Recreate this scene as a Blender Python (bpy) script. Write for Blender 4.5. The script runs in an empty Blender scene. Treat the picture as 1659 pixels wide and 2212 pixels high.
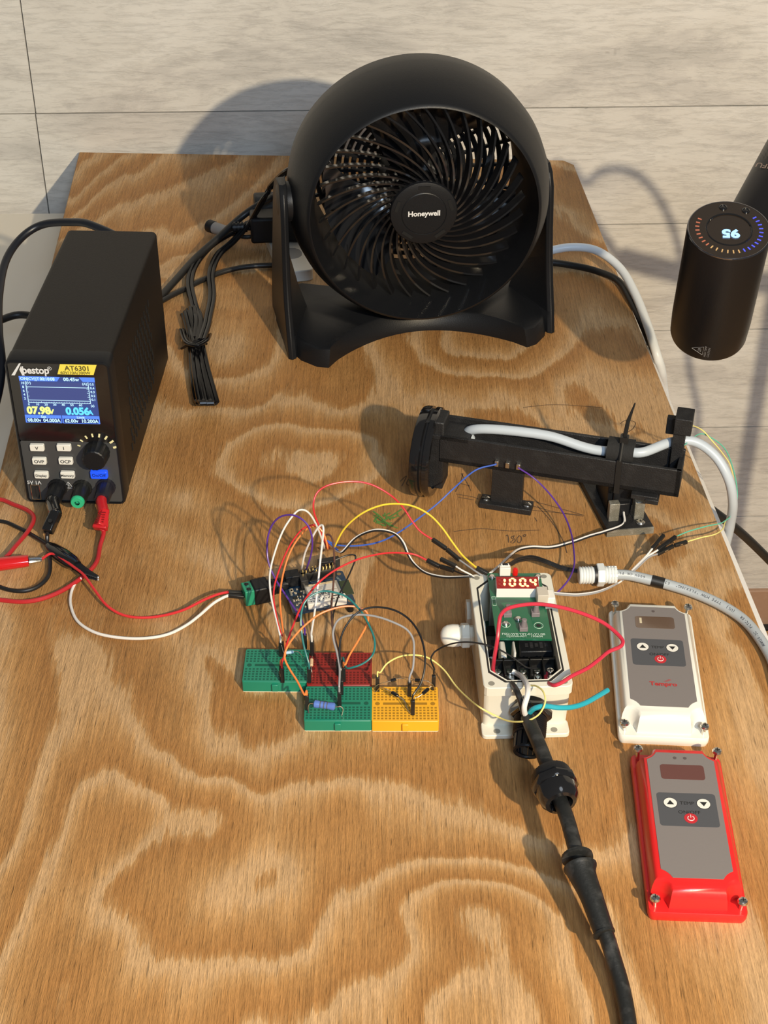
import bpy, bmesh, math, random
from mathutils import Vector, Matrix
from math import sin, cos, pi, radians, sqrt
random.seed(4)
SC = bpy.context.scene
COL = SC.collection

# ---------------------------------------------------------------- camera
F = 3324.0; TH = radians(35.9); H = 0.71; CX = 829.5; CY = 1106.0
FW = Vector((0, cos(TH), -sin(TH))); UPV = Vector((0, sin(TH), cos(TH))); RV = Vector((1, 0, 0))
CAM = Vector((0, 0, H))
cd = bpy.data.cameras.new('camera'); cam = bpy.data.objects.new('camera', cd); COL.objects.link(cam)
cam.location = CAM; cam.rotation_euler = (pi / 2 - TH, 0, 0)
cd.sensor_fit = 'VERTICAL'; cd.sensor_height = 36; cd.lens = F / 2212 * 36; cd.clip_start = .01
SC.camera = cam
# ---------------------------------------------------------------- view / light
vs = SC.view_settings
vs.view_transform = 'Standard'; vs.look = 'None'; vs.gamma = 1; vs.use_curve_mapping = False; vs.exposure = 0.0
wd = bpy.data.worlds.new('world'); SC.world = wd; wd.use_nodes = True
wb = wd.node_tree.nodes['Background']; wb.inputs[0].default_value = (.92, .92, .92, 1); wb.inputs[1].default_value = .13
def area(name, loc, target, size, power, col):
    l = bpy.data.lights.new(name, 'AREA'); l.shape = 'DISK'; l.size = size; l.energy = power; l.color = col
    o = bpy.data.objects.new(name, l); COL.objects.link(o); o.location = loc
    o.rotation_euler = (Vector(target) - Vector(loc)).to_track_quat('-Z', 'Y').to_euler(); return o
area('warm_room_lamp', (.68, -.58, 1.06), (0, 1.0, 0), .04, 44, (1, .82, .56))
area('cool_room_lamp', (.22, -.72, 1.25), (.1, 1.1, 0), .42, 17, (.62, .79, 1))
area('cool_top_fill', (.55, .1, 1.8), (0, 1.2, 0), .6, 3, (.85, .92, 1))  # weak soft fill added from above, not an actual ceiling fixture

# ---------------------------------------------------------------- pixel rays -> points in the room
def ray(x, y): return FW * F + RV * (x - CX) + UPV * (CY - y)
def W(x, y, z=0.0):
    d = ray(x, y); return CAM + d * ((z - H) / d.z)
def WY(x, y, Y):
    d = ray(x, y); return CAM + d * (Y / d.y)
def onp(M, px, py, axis, val):
    """local coordinates, in frame M, of the point where the ray meets local plane axis=val"""
    Mi = M.inverted(); o = Mi @ CAM; d = Mi.to_3x3() @ ray(px, py)
    t = (val - o[axis]) / d[axis]; return o + d * t

# ---------------------------------------------------------------- materials
MATS = {}
def mat(name, c, rough=.5, metal=0., emis=None, es=1., coat=0., bump=0., bscale=600., trans=0., spec=.5, var=0.):
    if name in MATS: return MATS[name]
    m = bpy.data.materials.new(name); m.use_nodes = True; nt = m.node_tree; p = nt.nodes['Principled BSDF']
    p.inputs['Base Color'].default_value = (*c, 1); p.inputs['Roughness'].default_value = rough; p.inputs['Metallic'].default_value = metal
    p.inputs['Specular IOR Level'].default_value = spec
    p.inputs['Coat Weight'].default_value = coat; p.inputs['Coat Roughness'].default_value = .08
    p.inputs['Transmission Weight'].default_value = trans
    if emis: p.inputs['Emission Color'].default_value = (*emis, 1); p.inputs['Emission Strength'].default_value = es
    tc = nt.nodes.new('ShaderNodeTexCoord'); nz = nt.nodes.new('ShaderNodeTexNoise'); nz.inputs['Scale'].default_value = bscale
    nt.links.new(tc.outputs['Object'], nz.inputs['Vector'])
    if bump:
        b = nt.nodes.new('ShaderNodeBump'); b.inputs['Strength'].default_value = bump; b.inputs['Distance'].default_value = .0004
        nt.links.new(nz.outputs['Fac'], b.inputs['Height']); nt.links.new(b.outputs['Normal'], p.inputs['Normal'])
    mr = nt.nodes.new('ShaderNodeMapRange'); mr.inputs['To Min'].default_value = max(rough - .06, 0); mr.inputs['To Max'].default_value = min(rough + .06, 1)
    nt.links.new(nz.outputs['Fac'], mr.inputs['Value']); nt.links.new(mr.outputs['Result'], p.inputs['Roughness'])
    if var:
        n2 = nt.nodes.new('ShaderNodeTexNoise'); n2.inputs['Scale'].default_value = 90; n2.inputs['Detail'].default_value = 6
        nt.links.new(tc.outputs['Object'], n2.inputs['Vector'])
        mx = nt.nodes.new('ShaderNodeMix'); mx.data_type = 'RGBA'; mx.inputs['A'].default_value = (*c, 1)
        mx.inputs['B'].default_value = (*[min(1, k + var) for k in c], 1)
        r2 = nt.nodes.new('ShaderNodeMapRange'); r2.inputs['From Min'].default_value = .5; r2.inputs['From Max'].default_value = .75
        nt.links.new(n2.outputs['Fac'], r2.inputs['Value']); nt.links.new(r2.outputs['Result'], mx.inputs['Factor'])
        nt.links.new(mx.outputs['Result'], p.inputs['Base Color'])
    MATS[name] = m; return m
def glow(name, c, s=1.): return mat(name, (c[0] * .2, c[1] * .2, c[2] * .2), .4, emis=c, es=s)
K_ABS = mat('black_satin_plastic', (.0075, .0082, .0100), .42, bump=.25, bscale=1500, spec=.33)
K_GLOSS = mat('black_gloss_plastic', (.008, .008, .009), .12, coat=.6)
K_MET = mat('black_painted_metal', (.0085, .007, .0065), .5, bump=.4, bscale=1800, spec=.28)
K_PRINT = mat('black_printed_plastic', (.011, .011, .012), .55, bump=.8, bscale=900, var=.01)
K_RUB = mat('black_rubber', (.012, .012, .012), .45)
K_DUSTY = mat('dusty_black_rubber', (.010, .011, .011), .5, bump=.4, bscale=500, var=.045)
K_DUP = mat('connector_black', (.012, .012, .012), .4)
SILVER = mat('bright_metal', (.75, .73, .68), .22, 1.)
TIN = mat('tinned_wire', (.7, .66, .58), .3, 1.)
GOLD = mat('brass_pin', (.8, .6, .25), .3, 1.)
WHITE = mat('white_plastic', (.78, .76, .70), .4)
CREAM = mat('cream_enclosure_plastic', (.72, .70, .60), .38, bump=.1)
WHITEL = mat('white_lid_plastic', (.78, .77, .70), .3, coat=.2)
REDL = mat('red_lid_plastic', (.72, .018, .018), .33, coat=.2)
def wm(name, c, rough=.35): return mat('wire_' + name, c, rough)
WIRE = dict(white=wm('white', (.75, .73, .70)), red=wm('red', (.62, .03, .035)), orange=wm('orange', (.85, .24, .06)), purple=wm('purple', (.10, .035, .30)),
            brown=wm('brown', (.12, .06, .045)), black=wm('black', (.012, .012, .013)), teal=wm('teal', (.02, .17, .17)), grey=wm('grey', (.30, .30, .31)),
            yellow=wm('yellow', (.85, .62, .05)), blue=wm('blue', (.05, .12, .50)), pink=wm('crimson', (.55, .03, .06)), cyan=wm('cyan', (.02, .36, .45)),
            green=wm('mint', (.12, .50, .36)), pale=wm('pale_yellow', (.85, .75, .25)), cable=wm('grey_cable', (.40, .44, .47), .4), wcable=wm('white_cable', (.80, .86, .92), .35), hose=wm('pale_grey_cable', (.50, .56, .62), .35))

def wood_mat():
    m = bpy.data.materials.new('plywood_veneer'); m.use_nodes = True; nt = m.node_tree; L = nt.links; N = nt.nodes
    p = N['Principled BSDF']; p.inputs['Roughness'].default_value = .5; p.inputs['Specular IOR Level'].default_value = .3
    tc = N.new('ShaderNodeTexCoord')
    def mapping(sx, sy, sz=1, off=(0, 0, 0)):
        n = N.new('ShaderNodeMapping'); n.inputs['Scale'].default_value = (sx, sy, sz); n.inputs['Location'].default_value = off
        L.new(tc.outputs['Object'], n.inputs['Vector']); return n.outputs['Vector']
    def noise(vec, scale, detail=2, rough=.5, dist=0):
        n = N.new('ShaderNodeTexNoise'); n.inputs['Scale'].default_value = scale; n.inputs['Detail'].default_value = detail
        n.inputs['Roughness'].default_value = rough; n.inputs['Distortion'].default_value = dist; L.new(vec, n.inputs['Vector']); return n.outputs['Fac']
    def mth(op, a, b=None, c=None):
        n = N.new('ShaderNodeMath'); n.operation = op
        for i, v in enumerate((a, b, c)):
            if v is None: continue
            if isinstance(v, (int, float)): n.inputs[i].default_value = v
            else: L.new(v, n.inputs[i])
        return n.outputs[0]
    sep = N.new('ShaderNodeSeparateXYZ'); L.new(tc.outputs['Object'], sep.inputs[0])
    fld = mth('MULTIPLY', noise(mapping(1, .62, 1, (3.7, 1.3, 0)), 4.6, 3.0, .5, .8), 4.4)
    def bump_at(cx, cy, rx, ry, amp):
        a = mth('POWER', mth('DIVIDE', mth('SUBTRACT', sep.outputs[0], cx), rx), 2)
        b = mth('POWER', mth('DIVIDE', mth('SUBTRACT', sep.outputs[1], cy), ry), 2)
        return mth('MULTIPLY', mth('EXPONENT', mth('MULTIPLY', mth('ADD', a, b), -1)), amp)
    for cx, cy, rx, ry, amp in WOODC: fld = mth('ADD', fld, bump_at(cx, cy, rx, ry, amp))
    # towards the back right the veneer runs as long stripes along the board
    st = mth('MULTIPLY', mth('MULTIPLY', sep.outputs[0], 44.0), mth('MAXIMUM', mth('SUBTRACT', sep.outputs[1], 1.18), 0.0))
    fld = mth('ADD', fld, st)
    jag = mth('MULTIPLY', mth('SUBTRACT', noise(mapping(1, .05), 420, 3, .7), .5), .34)
    jag2 = mth('MULTIPLY', mth('SUBTRACT', noise(mapping(1, .16), 110, 4, .7), .5), .34)
    fld = mth('ADD', mth('ADD', fld, jag), jag2)
    fr = mth('FRACT', fld)
    rp = N.new('ShaderNodeValToRGB'); L.new(fr, rp.inputs[0])
    e = rp.color_ramp.elements; e[0].position = 0; e[0].color = (.53, .335, .17, 1); e[1].position = 1; e[1].color = (.52, .325, .16, 1)
    for pos, c in ((.14, (.54, .345, .18)), (.30, (.475, .275, .12)), (.52, (.405, .212, .080)), (.86, (.365, .180, .064)), (.97, (.43, .24, .10))):
        k = e.new(pos); k.color = (*c, 1)
    fib = noise(mapping(1, .035), 520, 3, .75); blot = noise(mapping(1, .6, 1, (8, 2, 0)), 7, 4, .6)
    fine = noise(mapping(1, .10), 1500, 2, .6)
    v = mth('ADD', mth('MULTIPLY', mth('SUBTRACT', fib, .5), 1.25), mth('MULTIPLY', mth('SUBTRACT', fine, .5), .7))
    v = mth('ADD', v, mth('MULTIPLY', mth('SUBTRACT', blot, .5), .55))
    v = mth('ADD', v, 1.0)
    crk = N.new('ShaderNodeMapRange'); L.new(noise(mapping(1, .07, 1, (1, 5, 0)), 800, 1, .5), crk.inputs['Value'])
    crk.inputs['From Min'].default_value = .22; crk.inputs['From Max'].default_value = .33; crk.inputs['To Min'].default_value = .62; crk.inputs['To Max'].default_value = 1
    v = mth('MULTIPLY', v, crk.outputs['Result'])
    hsv = N.new('ShaderNodeHueSaturation'); L.new(rp.outputs[0], hsv.inputs['Color']); L.new(v, hsv.inputs['Value'])
    hsv.inputs['Saturation'].default_value = WOODSAT
    L.new(hsv.outputs[0], p.inputs['Base Color'])
    b = N.new('ShaderNodeBump'); b.inputs['Strength'].default_value = .8; b.inputs['Distance'].default_value = .0010
    L.new(v, b.inputs['Height']); L.new(b.outputs[0], p.inputs['Normal'])
    return m
WOODSAT = 1.03
_w = lambda x, y: W(x, y)
WOODC = []
for (x, y, rx, ry, a) in ((1045, 735, .07, .08, 2.2), (640, 985, .075, .06, 2.0), (530, 1775, .09, .045, 1.7), (620, 2260, .16, .10, 3.2), (470, 760, .05, .09, -1.6),
                          (1060, 2150, .07, .09, 1.8), (100, 2100, .05, .2, 1.5), (640, 1250, .05, .1, 1.2), (1010, 1950, .09, .03, 1.2)):
    q = _w(x, y); WOODC.append((q.x, q.y, rx, ry, a))

def wall_mat():
    m = bpy.data.materials.new('whitewashed_plank'); m.use_nodes = True; nt = m.node_tree; L = nt.links; N = nt.nodes
    p = N['Principled BSDF']; p.inputs['Roughness'].default_value = .6
    tc = N.new('ShaderNodeTexCoord'); oi = N.new('ShaderNodeAttribute'); oi.attribute_name = 'plank'
    add = N.new('ShaderNodeVectorMath'); add.operation = 'ADD'; L.new(tc.outputs['Object'], add.inputs[0]); L.new(oi.outputs['Vector'], add.inputs[1])
    def ns(sx, sz, scale, d=4, r=.6, dist=0):
        mp = N.new('ShaderNodeMapping'); mp.inputs['Scale'].default_value = (sx, 1, sz); L.new(add.outputs[0], mp.inputs['Vector'])
        n = N.new('ShaderNodeTexNoise'); n.inputs['Scale'].default_value = scale; n.inputs['Detail'].default_value = d; n.inputs['Roughness'].default_value = r
        n.inputs['Distortion'].default_value = dist; L.new(mp.outputs[0], n.inputs['Vector']); return n.outputs['Fac']
    r1 = N.new('ShaderNodeValToRGB'); L.new(ns(.28, 1, 13, 7, .7, .6), r1.inputs[0])
    e = r1.color_ramp.elements; e[0].position = .34; e[0].color = (.57, .55, .51, 1); e[1].position = .62; e[1].color = (.76, .74, .69, 1)
    k = e.new(.46); k.color = (.70, .675, .62, 1); k = e.new(.42); k.color = (.64, .615, .57, 1)
    r2 = N.new('ShaderNodeMapRange'); L.new(ns(.16, 1, 170, 6, .8, .5), r2.inputs['Value'])
    r2.inputs['From Min'].default_value = .30; r2.inputs['From Max'].default_value = .52; r2.inputs['To Min'].default_value = .80; r2.inputs['To Max'].default_value = 1
    r3 = N.new('ShaderNodeMapRange'); L.new(ns(1, 1, 26, 3, .6), r3.inputs['Value'])
    r3.inputs['From Min'].default_value = .22; r3.inputs['From Max'].default_value = .29; r3.inputs['To Min'].default_value = .55; r3.inputs['To Max'].default_value = 1
    mu = N.new('ShaderNodeMath'); mu.operation = 'MULTIPLY'; L.new(r2.outputs[0], mu.inputs[0]); L.new(r3.outputs[0], mu.inputs[1])
    h = N.new('ShaderNodeHueSaturation'); L.new(r1.outputs[0], h.inputs['Color']); L.new(mu.outputs[0], h.inputs['Value'])
    L.new(h.outputs[0], p.inputs['Base Color'])
    b = N.new('ShaderNodeBump'); b.inputs['Strength'].default_value = .8; b.inputs['Distance'].default_value = .0015
    L.new(mu.outputs[0], b.inputs['Height']); L.new(b.outputs[0], p.inputs['Normal'])
    return m

# ---------------------------------------------------------------- mesh builder
I4 = Matrix.Identity(4)
_tc = {}
class B:
    def __init__(s): s.v = []; s.f = []
    def add(s, vs_, fs, M=None):
        k = len(s.v)
        s.v += [(M @ Vector(v)) if M is not None else Vector(v) for v in vs_]; s.f += [tuple(i + k for i in f) for f in fs]; return s
    def box(s, c, d, M=None, rz=0, R=None):
        x, y, z = d[0] / 2, d[1] / 2, d[2] / 2
        vs_ = [Vector(p) for p in ((-x, -y, -z), (x, -y, -z), (x, y, -z), (-x, y, -z), (-x, -y, z), (x, -y, z), (x, y, z), (-x, y, z))]
        T = Matrix.Translation(c) @ (R.to_4x4() if R else Matrix.Rotation(rz, 4, 'Z'))
        return s.add(vs_, ((0, 3, 2, 1), (4, 5, 6, 7), (0, 1, 5, 4), (1, 2, 6, 5), (2, 3, 7, 6), (3, 0, 4, 7)), (M or I4) @ T)
    def loft(s, rings, cap0=True, cap1=True, M=None, loop=False):
        n = len(rings[0]); vs_ = [v for r in rings for v in r]; fs = []
        m = len(rings)
        for i in range(m if loop else m - 1):
            a, b = i * n, ((i + 1) % m) * n
            for j in range(n): fs.append((a + j, a + (j + 1) % n, b + (j + 1) % n, b + j))
        if not loop:
            if cap0: fs.append(tuple(range(n - 1, -1, -1)))
            if cap1: fs.append(tuple(range((m - 1) * n, m * n)))
        return s.add(vs_, fs, M)
    def prism(s, poly, z0, z1, M=None): return s.loft([[(x, y, z0) for x, y in poly], [(x, y, z1) for x, y in poly]], M=M)
    def cyl(s, p0, p1, r0, r1=None, n=20, M=None):
        return s.tube([p0, p1], [r0, r0 if r1 is None else r1], n, M)
    def tube(s, pts, r, n=10, M=None, flat=1.):
        pts = [Vector(p) for p in pts]; m = len(pts); rs = r if isinstance(r, (list, tuple)) else [r] * m
        up = None; rings = []
        for i, p in enumerate(pts):
            t = (pts[min(i + 1, m - 1)] - pts[max(i - 1, 0)])
            if t.length < 1e-9: t = Vector((0, 0, 1))
            t.normalize()
            if up is None:
                up = t.orthogonal() if abs(t.z) > .95 else Vector((0, 0, 1)); 
            u = up - t * up.dot(t)
            if u.length < 1e-5: u = t.orthogonal()
            u.normalize(); up = u; w = t.cross(u)
            rings.append([p + (u * cos(2 * pi * k / n) * flat + w * sin(2 * pi * k / n)) * rs[i] for k in range(n)])
        return s.loft(rings, M=M)
    def lathe(s, prof, M=None, n=48, caps=(True, True), ang=None):
        """prof: (r, h); axis = local Z"""
        rings = [[(r * cos(2 * pi * k / n), r * sin(2 * pi * k / n), h) for k in range(n)] for r, h in prof]
        return s.loft(rings, caps[0], caps[1], M)
    def torus(s, R, r, M=None, n=64, m=8, h=0, sq=1.):
        rings = [[((R + r * cos(2 * pi * j / m)) * cos(2 * pi * i / n), (R + r * cos(2 * pi * j / m)) * sin(2 * pi * i / n), h + sq * r * sin(2 * pi * j / m)) for j in range(m)] for i in range(n)]
        return s.loft(rings, M=M, loop=True)
    def sphere(s, c, r, n=12, sc=(1, 1, 1), M=None):
        prof = [(max(1e-5, r * sin(pi * k / n)), -r * cos(pi * k / n)) for k in range(n + 1)]
        T = Matrix.Translation(c) @ Matrix.Diagonal((*sc, 1)); return s.lathe(prof, (M or I4) @ T, n * 2)
    def text(s, st, size, M=None, align='CENTER', sx=1., ext=.00012, bold=0., at=(0, 0)):
        key = (st, align, bold)
        if key not in _tc:
            cu = bpy.data.curves.new('t', 'FONT'); cu.body = st; cu.size = 1; cu.align_x = align; cu.align_y = 'CENTER'; cu.resolution_u = 3; cu.offset = bold
            ob = bpy.data.objects.new('t', cu); COL.objects.link(ob)
            dg = bpy.context.evaluated_depsgraph_get(); me = bpy.data.meshes.new_from_object(ob.evaluated_get(dg))
            _tc[key] = ([tuple(v.co) for v in me.vertices], [tuple(p.vertices) for p in me.polygons])
            bpy.data.objects.remove(ob); bpy.data.curves.remove(cu); bpy.data.meshes.remove(me)
        v, f = _tc[key]
        return s.add([(x * size * sx + at[0], y * size + at[1], ext) for x, y, z in v], f, M)
    def poly(s, pts, M=None): return s.add(pts, [tuple(range(len(pts)))], M)

def rrect(w, l, r, n=4, cx=0, cy=0):
    o = []
    for (sx, sy, a0) in ((1, 1, 0), (-1, 1, 90), (-1, -1, 180), (1, -1, 270)):
        for k in range(n):
            a = radians(a0 + 90 * k / (n - 1)); o.append((cx + sx * (w / 2 - r) + r * cos(a), cy + sy * (l / 2 - r) + r * sin(a)))
    return o
def chrect(w, l, c, n=4, cx=0, cy=0, bulge=0.):
    o = []
    for (sx, sy) in ((1, 1), (-1, 1), (-1, -1), (1, -1)):
        a = (sx * w / 2, sy * (l / 2 - c)); b = (sx * (w / 2 - c), sy * l / 2)
        if sx * sy < 0: a, b = b, a
        for k in range(n):
            t = k / (n - 1); q = bulge * sin(pi * t)
            o.append((cx + a[0] + (b[0] - a[0]) * t - sx * q, cy + a[1] + (b[1] - a[1]) * t - sy * q))
    return o
def ring(poly, z): return [(x, y, z) for x, y in poly]
def catmull(P, n=8):
    P = [Vector(p) for p in P]; out = []
    Q = [P[0] * 2 - P[1]] + P + [P[-1] * 2 - P[-2]]
    for i in range(1, len(Q) - 2):
        p0, p1, p2, p3 = Q[i - 1:i + 3]
        for k in range(n):
            t = k / n
            out.append(.5 * ((2 * p1) + (p2 - p0) * t + (2 * p0 - 5 * p1 + 4 * p2 - p3) * t * t + (3 * p1 - p0 - 3 * p2 + p3) * t ** 3))
    out.append(P[-1]); return out

ROOT = {}
def thing(name, label, cat, M=None, group=None):
    o = bpy.data.objects.new(name, None); COL.objects.link(o); o.empty_display_size = .01
    M = M or I4; o.matrix_world = M; ROOT[o] = M.copy(); o['label'] = label; o['category'] = cat
    if group: o['group'] = group
    return o
def obj(name, b, m, parent=None, world=False, bevel=0., seg=2, ang=35, label=None):
    Mi = None
    org = None
    if world and parent is not None: Mi = ROOT[parent].inverted()
    vs_ = [Mi @ v for v in b.v] if Mi else b.v
    if parent is None:
        lo = Vector([min(v[i] for v in vs_) for i in range(3)]); hi = Vector([max(v[i] for v in vs_) for i in range(3)])
        org = Vector(((lo.x + hi.x) / 2, (lo.y + hi.y) / 2, lo.z)); vs_ = [v - org for v in vs_]
    me = bpy.data.meshes.new(name); me.from_pydata([tuple(v) for v in vs_], [], b.f)
    bm = bmesh.new(); bm.from_mesh(me); bmesh.ops.recalc_face_normals(bm, faces=bm.faces); bm.to_mesh(me); bm.free()
    me.polygons.foreach_set('use_smooth', [True] * len(me.polygons)); me.set_sharp_from_angle(angle=radians(ang))
    for mm in (m if isinstance(m, (list, tuple)) else [m]): me.materials.append(mm)
    o = bpy.data.objects.new(name, me); COL.objects.link(o)
    if parent is not None:
        o.parent = parent; ROOT[o] = ROOT[parent]
    else: o.location = org; ROOT[o] = Matrix.Translation(org)
    if bevel:
        md = o.modifiers.new('bevel', 'BEVEL'); md.width = bevel; md.segments = seg; md.limit_method = 'ANGLE'; md.angle_limit = radians(40)
    if label: o['label'] = label
    return o
def frame(org, yaw): return Matrix.Translation(org) @ Matrix.Rotation(yaw, 4, 'Z')
FRONT = Matrix(((1, 0, 0, 0), (0, 0, -1, 0), (0, 1, 0, 0), (0, 0, 0, 1)))   # text plane -> faces local -Y, reads along +X, up = +Z

# ================================================================= SETTING
WX0, WSL = -.354, .03   # back wall passes (WX0,1.70), slope in x
wyaw = math.atan(WSL); WF = frame((WX0, 1.702, 0), wyaw)   # local x along the wall, y into the wall
def wz(px, py): return onp(WF, px, py, 1, 0)
seams = [wz(830, 237).z, wz(1459, 483).z]; ph = seams[0] - seams[1]
joints = {0: wz(60, 120).x, -1: wz(90, 345).x}
bk = B(); data = []
def plank(x0, x1, z0, z1, seed):
    g = .0007; b0 = len(bk.v); bk.box(((x0 + x1) / 2, .009, (z0 + z1) / 2), (x1 - x0 - 2 * g, .018, z1 - z0 - 2 * g)); data.append((b0, len(bk.v), seed))
for r in range(-6, 8):
    z0 = seams[0] + r * ph; z1 = z0 + ph
    if r < -5: z0 = -.676
    js = [joints.get(r, -.9 + .47 * ((r * 5) % 3))]
    xs = [-1.4, js[0]] + ([js[0] + 1.28 + .1 * r] if r >= -1 else [js[0] + 1.1]) + [2.2]
    for a, b_ in zip(xs[:-1], xs[1:]): plank(a, b_, max(z0, -.676), z1, random.random() * 5 + r)
wall = obj('wall_back', B().add([WF @ v for v in bk.v], bk.f), wall_mat()); wall['kind'] = 'structure'
at = wall.data.attributes.new('plank', 'FLOAT_VECTOR', 'POINT')
for a, b_, sd in data:
    for i in range(a, b_): at.data[i].vector = (sd * 3.1, sd, sd * 1.7)
# dark backing seen through the seams belongs to the wall too
o = obj('wall_backing', B().box((.4, .024, .2), (3.6, .006, 2.2), WF), mat('dark_backing', (.03, .027, .024), .9)); o.name = 'trim_1'; o['kind'] = 'structure'
bw = mat('pink_brown_wood', (.42, .26, .17), .55, bump=.6, bscale=120, var=.05)
o = obj('baseboard_back', B().box((.4, .006, -.709), (3.6, .024, .064), WF), bw, bevel=.002); o['kind'] = 'structure'
o = obj('floor', B().box((.3, .5, -.751), (4, 2.42, .02)), mat('floor_wood', (.45, .27, .12), .5, bump=.5, bscale=60, var=.06)); o['kind'] = 'structure'

# ================================================================= BOARD, DESK
PLY = wood_mat()
pw = [Vector((-.3545, 1.695, 0)), Vector((.2165, 1.6705, 0))]
pl = Vector((sin(radians(3.55)), -cos(radians(3.55)), 0))
c0, c1 = pw; L_ = 1.42
poly = [c0, c0 + pl * L_, c1 + pl * L_ , c1 + pl * .012, c1 + Vector((-.010, .0008, 0))]
T = thing('plywood_board', 'large bare plywood board with orange wavy grain, carrying all the electronics', 'work surface', I4)
obj('board', B().prism([(v.x, v.y) for v in poly], -.018, 0), PLY, T, bevel=.0012)
# pencil notes on the board
PEN = mat('pencil_mark', (.10, .06, .035), .8); GRN = mat('green_marker', (.10, .24, .05), .8)
def stroke(b, pts, w, z=.0002):
    P = catmull([W(x, y, z) for x, y in pts], 4)
    for p, q in zip(P[:-1], P[1:]):
        d = (q - p) if (q - p).length > 1e-6 else Vector((1e-4, 0, 0)); n = Vector((-d.y, d.x, 0)).normalized() * w / 2
        b.poly([p - n, q - n, q + n, p + n])
mk = B()
PENM = [[(980, 1148), (1040, 1142), (1100, 1147), (1166, 1145)], [(1093, 1158), (1097, 1156), (1099, 1172)], [(1110, 1157), (1104, 1161), (1109, 1166), (1103, 1171), (1109, 1173), (1113, 1167), (1109, 1161), (1112, 1157)],
            [(1122, 1157), (1117, 1163), (1119, 1172), (1125, 1170), (1126, 1161), (1122, 1157)], [(1132, 1155), (1130, 1158), (1134, 1159), (1136, 1155), (1132, 1155)],
            [(864, 1040), (878, 1028), (868, 1050)], [(885, 1030), (878, 1044), (884, 1048), (890, 1042), (884, 1038)],
            [(984, 1062), (996, 1038), (1000, 1022)], [(996, 1022), (1010, 1045), (1017, 1060)], [(988, 1042), (1016, 1050)],
            [(985, 1067), (1020, 1073), (1034, 1078)], [(990, 1074), (1024, 1080)], [(1138, 1080), (1180, 1090), (1258, 1112)], [(1140, 1090), (1200, 1106), (1260, 1115)], [(1150, 1102), (1210, 1108), (1262, 1113)],
            [(1160, 1092), (1190, 1125), (1215, 1165), (1225, 1195)], [(1340, 915), (1352, 908), (1372, 912), (1368, 925), (1355, 934)], [(1130, 880), (1200, 874), (1300, 880)], [(1155, 1118), (1160, 1126)]]
for i0_, i1_, lab_ in ((0, 5, 'pencil note reading 180 degrees'), (5, 7, 'pencil note reading 16'), (7, 10, 'pencil letter A'), (10, 11, 'pencil line'), (11, 12, 'pencil line'), (12, 13, 'pencil line'), (13, 14, 'pencil line'), (14, 15, 'pencil line'), (15, 16, 'pencil curve'), (16, 17, 'pencil hook'), (17, 18, 'faint pencil line'), (18, 19, 'pencil tick')):
    mk = B()
    for pts in PENM[i0_:i1_]: stroke(mk, pts, .0007)
    obj('pencil_marking', mk, PEN, T, label=lab_)
g = B()
for k in range(16):
    x = 810 + random.random() * 50; y = 1104 + random.random() * 26
    stroke(g, [(x, y), (x + random.uniform(-10, 10), y + random.uniform(2, 8)), (x + random.uniform(-14, 14), y + random.uniform(4, 14))], .0011, .0002 + k * .00002)
stroke(g, [(806, 1104), (822, 1116), (836, 1130), (850, 1136)], .0013, .00056); stroke(g, [(868, 1100), (850, 1112), (826, 1126), (812, 1130)], .0013, .0006)
obj('marker_scribble', g, GRN, T, label='green marker scribble')
WLAM = mat('white_laminate', (.74, .73, .70), .35, var=.04)
wr0 = c1 + pl * .19 + Vector((.0078, 0, 0)); wr1 = c1 + pl * 1.40 + Vector((.0150, 0, 0)); dxl = Vector((-.545, 0, 0))
obj('laminate_sheet', B().prism([(v.x, v.y) for v in (wr0 + dxl, wr1 + dxl, wr1, wr0)], -.036, -.0182), WLAM)
bpy.data.objects['laminate_sheet']['label'] = 'white laminate panel under the plywood, its edge showing along the right side'; bpy.data.objects['laminate_sheet']['category'] = 'board'
zd = W(70, 448).z
D = WY(70, 449, 1.70); zd = D.z
T = thing('desk', 'white desk with a plain top, behind the power supply at the left wall', 'desk', frame((-.45, 1.35, -.741), 0))
Hd = zd + .741
dk = [(-.9, .312), (-.9, -.75), (.45, -.75), (.45, .346)]
obj('desk_top', B().prism(dk, Hd - .025, Hd), mat('desk_white', (.78, .73, .63), .4), T, bevel=.002)
for x, y in ((-.86, .27), (-.86, -.70), (.41, .27), (.41, -.70)):
    obj('leg', B().box((x, y, (Hd - .025) / 2), (.05, .05, Hd - .025)), WLAM, T)
for i, y in enumerate((1.42, .75)):
    o = obj('wooden_batten', B().box((-.13, y, (zd - .036) / 2), (.24, .05, -.036 - zd)), bw)
    o['label'] = ('wooden batten between desk and white panel, nearer the wall' if i == 0 else 'wooden batten between desk and white panel, nearer the viewer'); o['category'] = 'batten'

# ================================================================= POWER SUPPLY
PSF = frame((-.2812, .9896, 0), radians(-2.32)); PW, PD, PH = .0774, .222, .132
T = thing('power_supply', 'black bench power supply with blue screen, voltage readout and white keys', 'power supply', PSF)
z0 = .004
body = B(); pr = rrect(PW, PH - z0, .004, 4, PW / 2, (PH + z0) / 2)
body.loft([[(x, .014, z) for x, z in pr], [(x, PD, z) for x, z in pr]])
cs = obj('case', body, K_MET, T, bevel=.001)
bz = B(); pr2 = rrect(PW + .0014, PH - z0 + .0014, .005, 4, PW / 2, (PH + z0) / 2); pi_ = rrect(PW - .0026, PH - z0 - .0026, .003, 4, PW / 2, (PH + z0) / 2)
bz.loft([[(x, .016, z) for x, z in pr2], [(x, .0005, z) for x, z in pr2], [(x, -.001, z) for x, z in rrect(PW - .0005, PH - z0 - .0005, .004, 4, PW / 2, (PH + z0) / 2)], [(x, -.001, z) for x, z in pi_], [(x, .003, z) for x, z in pi_]])
obj('front_bezel', bz, K_ABS, T)
vt = B()
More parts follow.
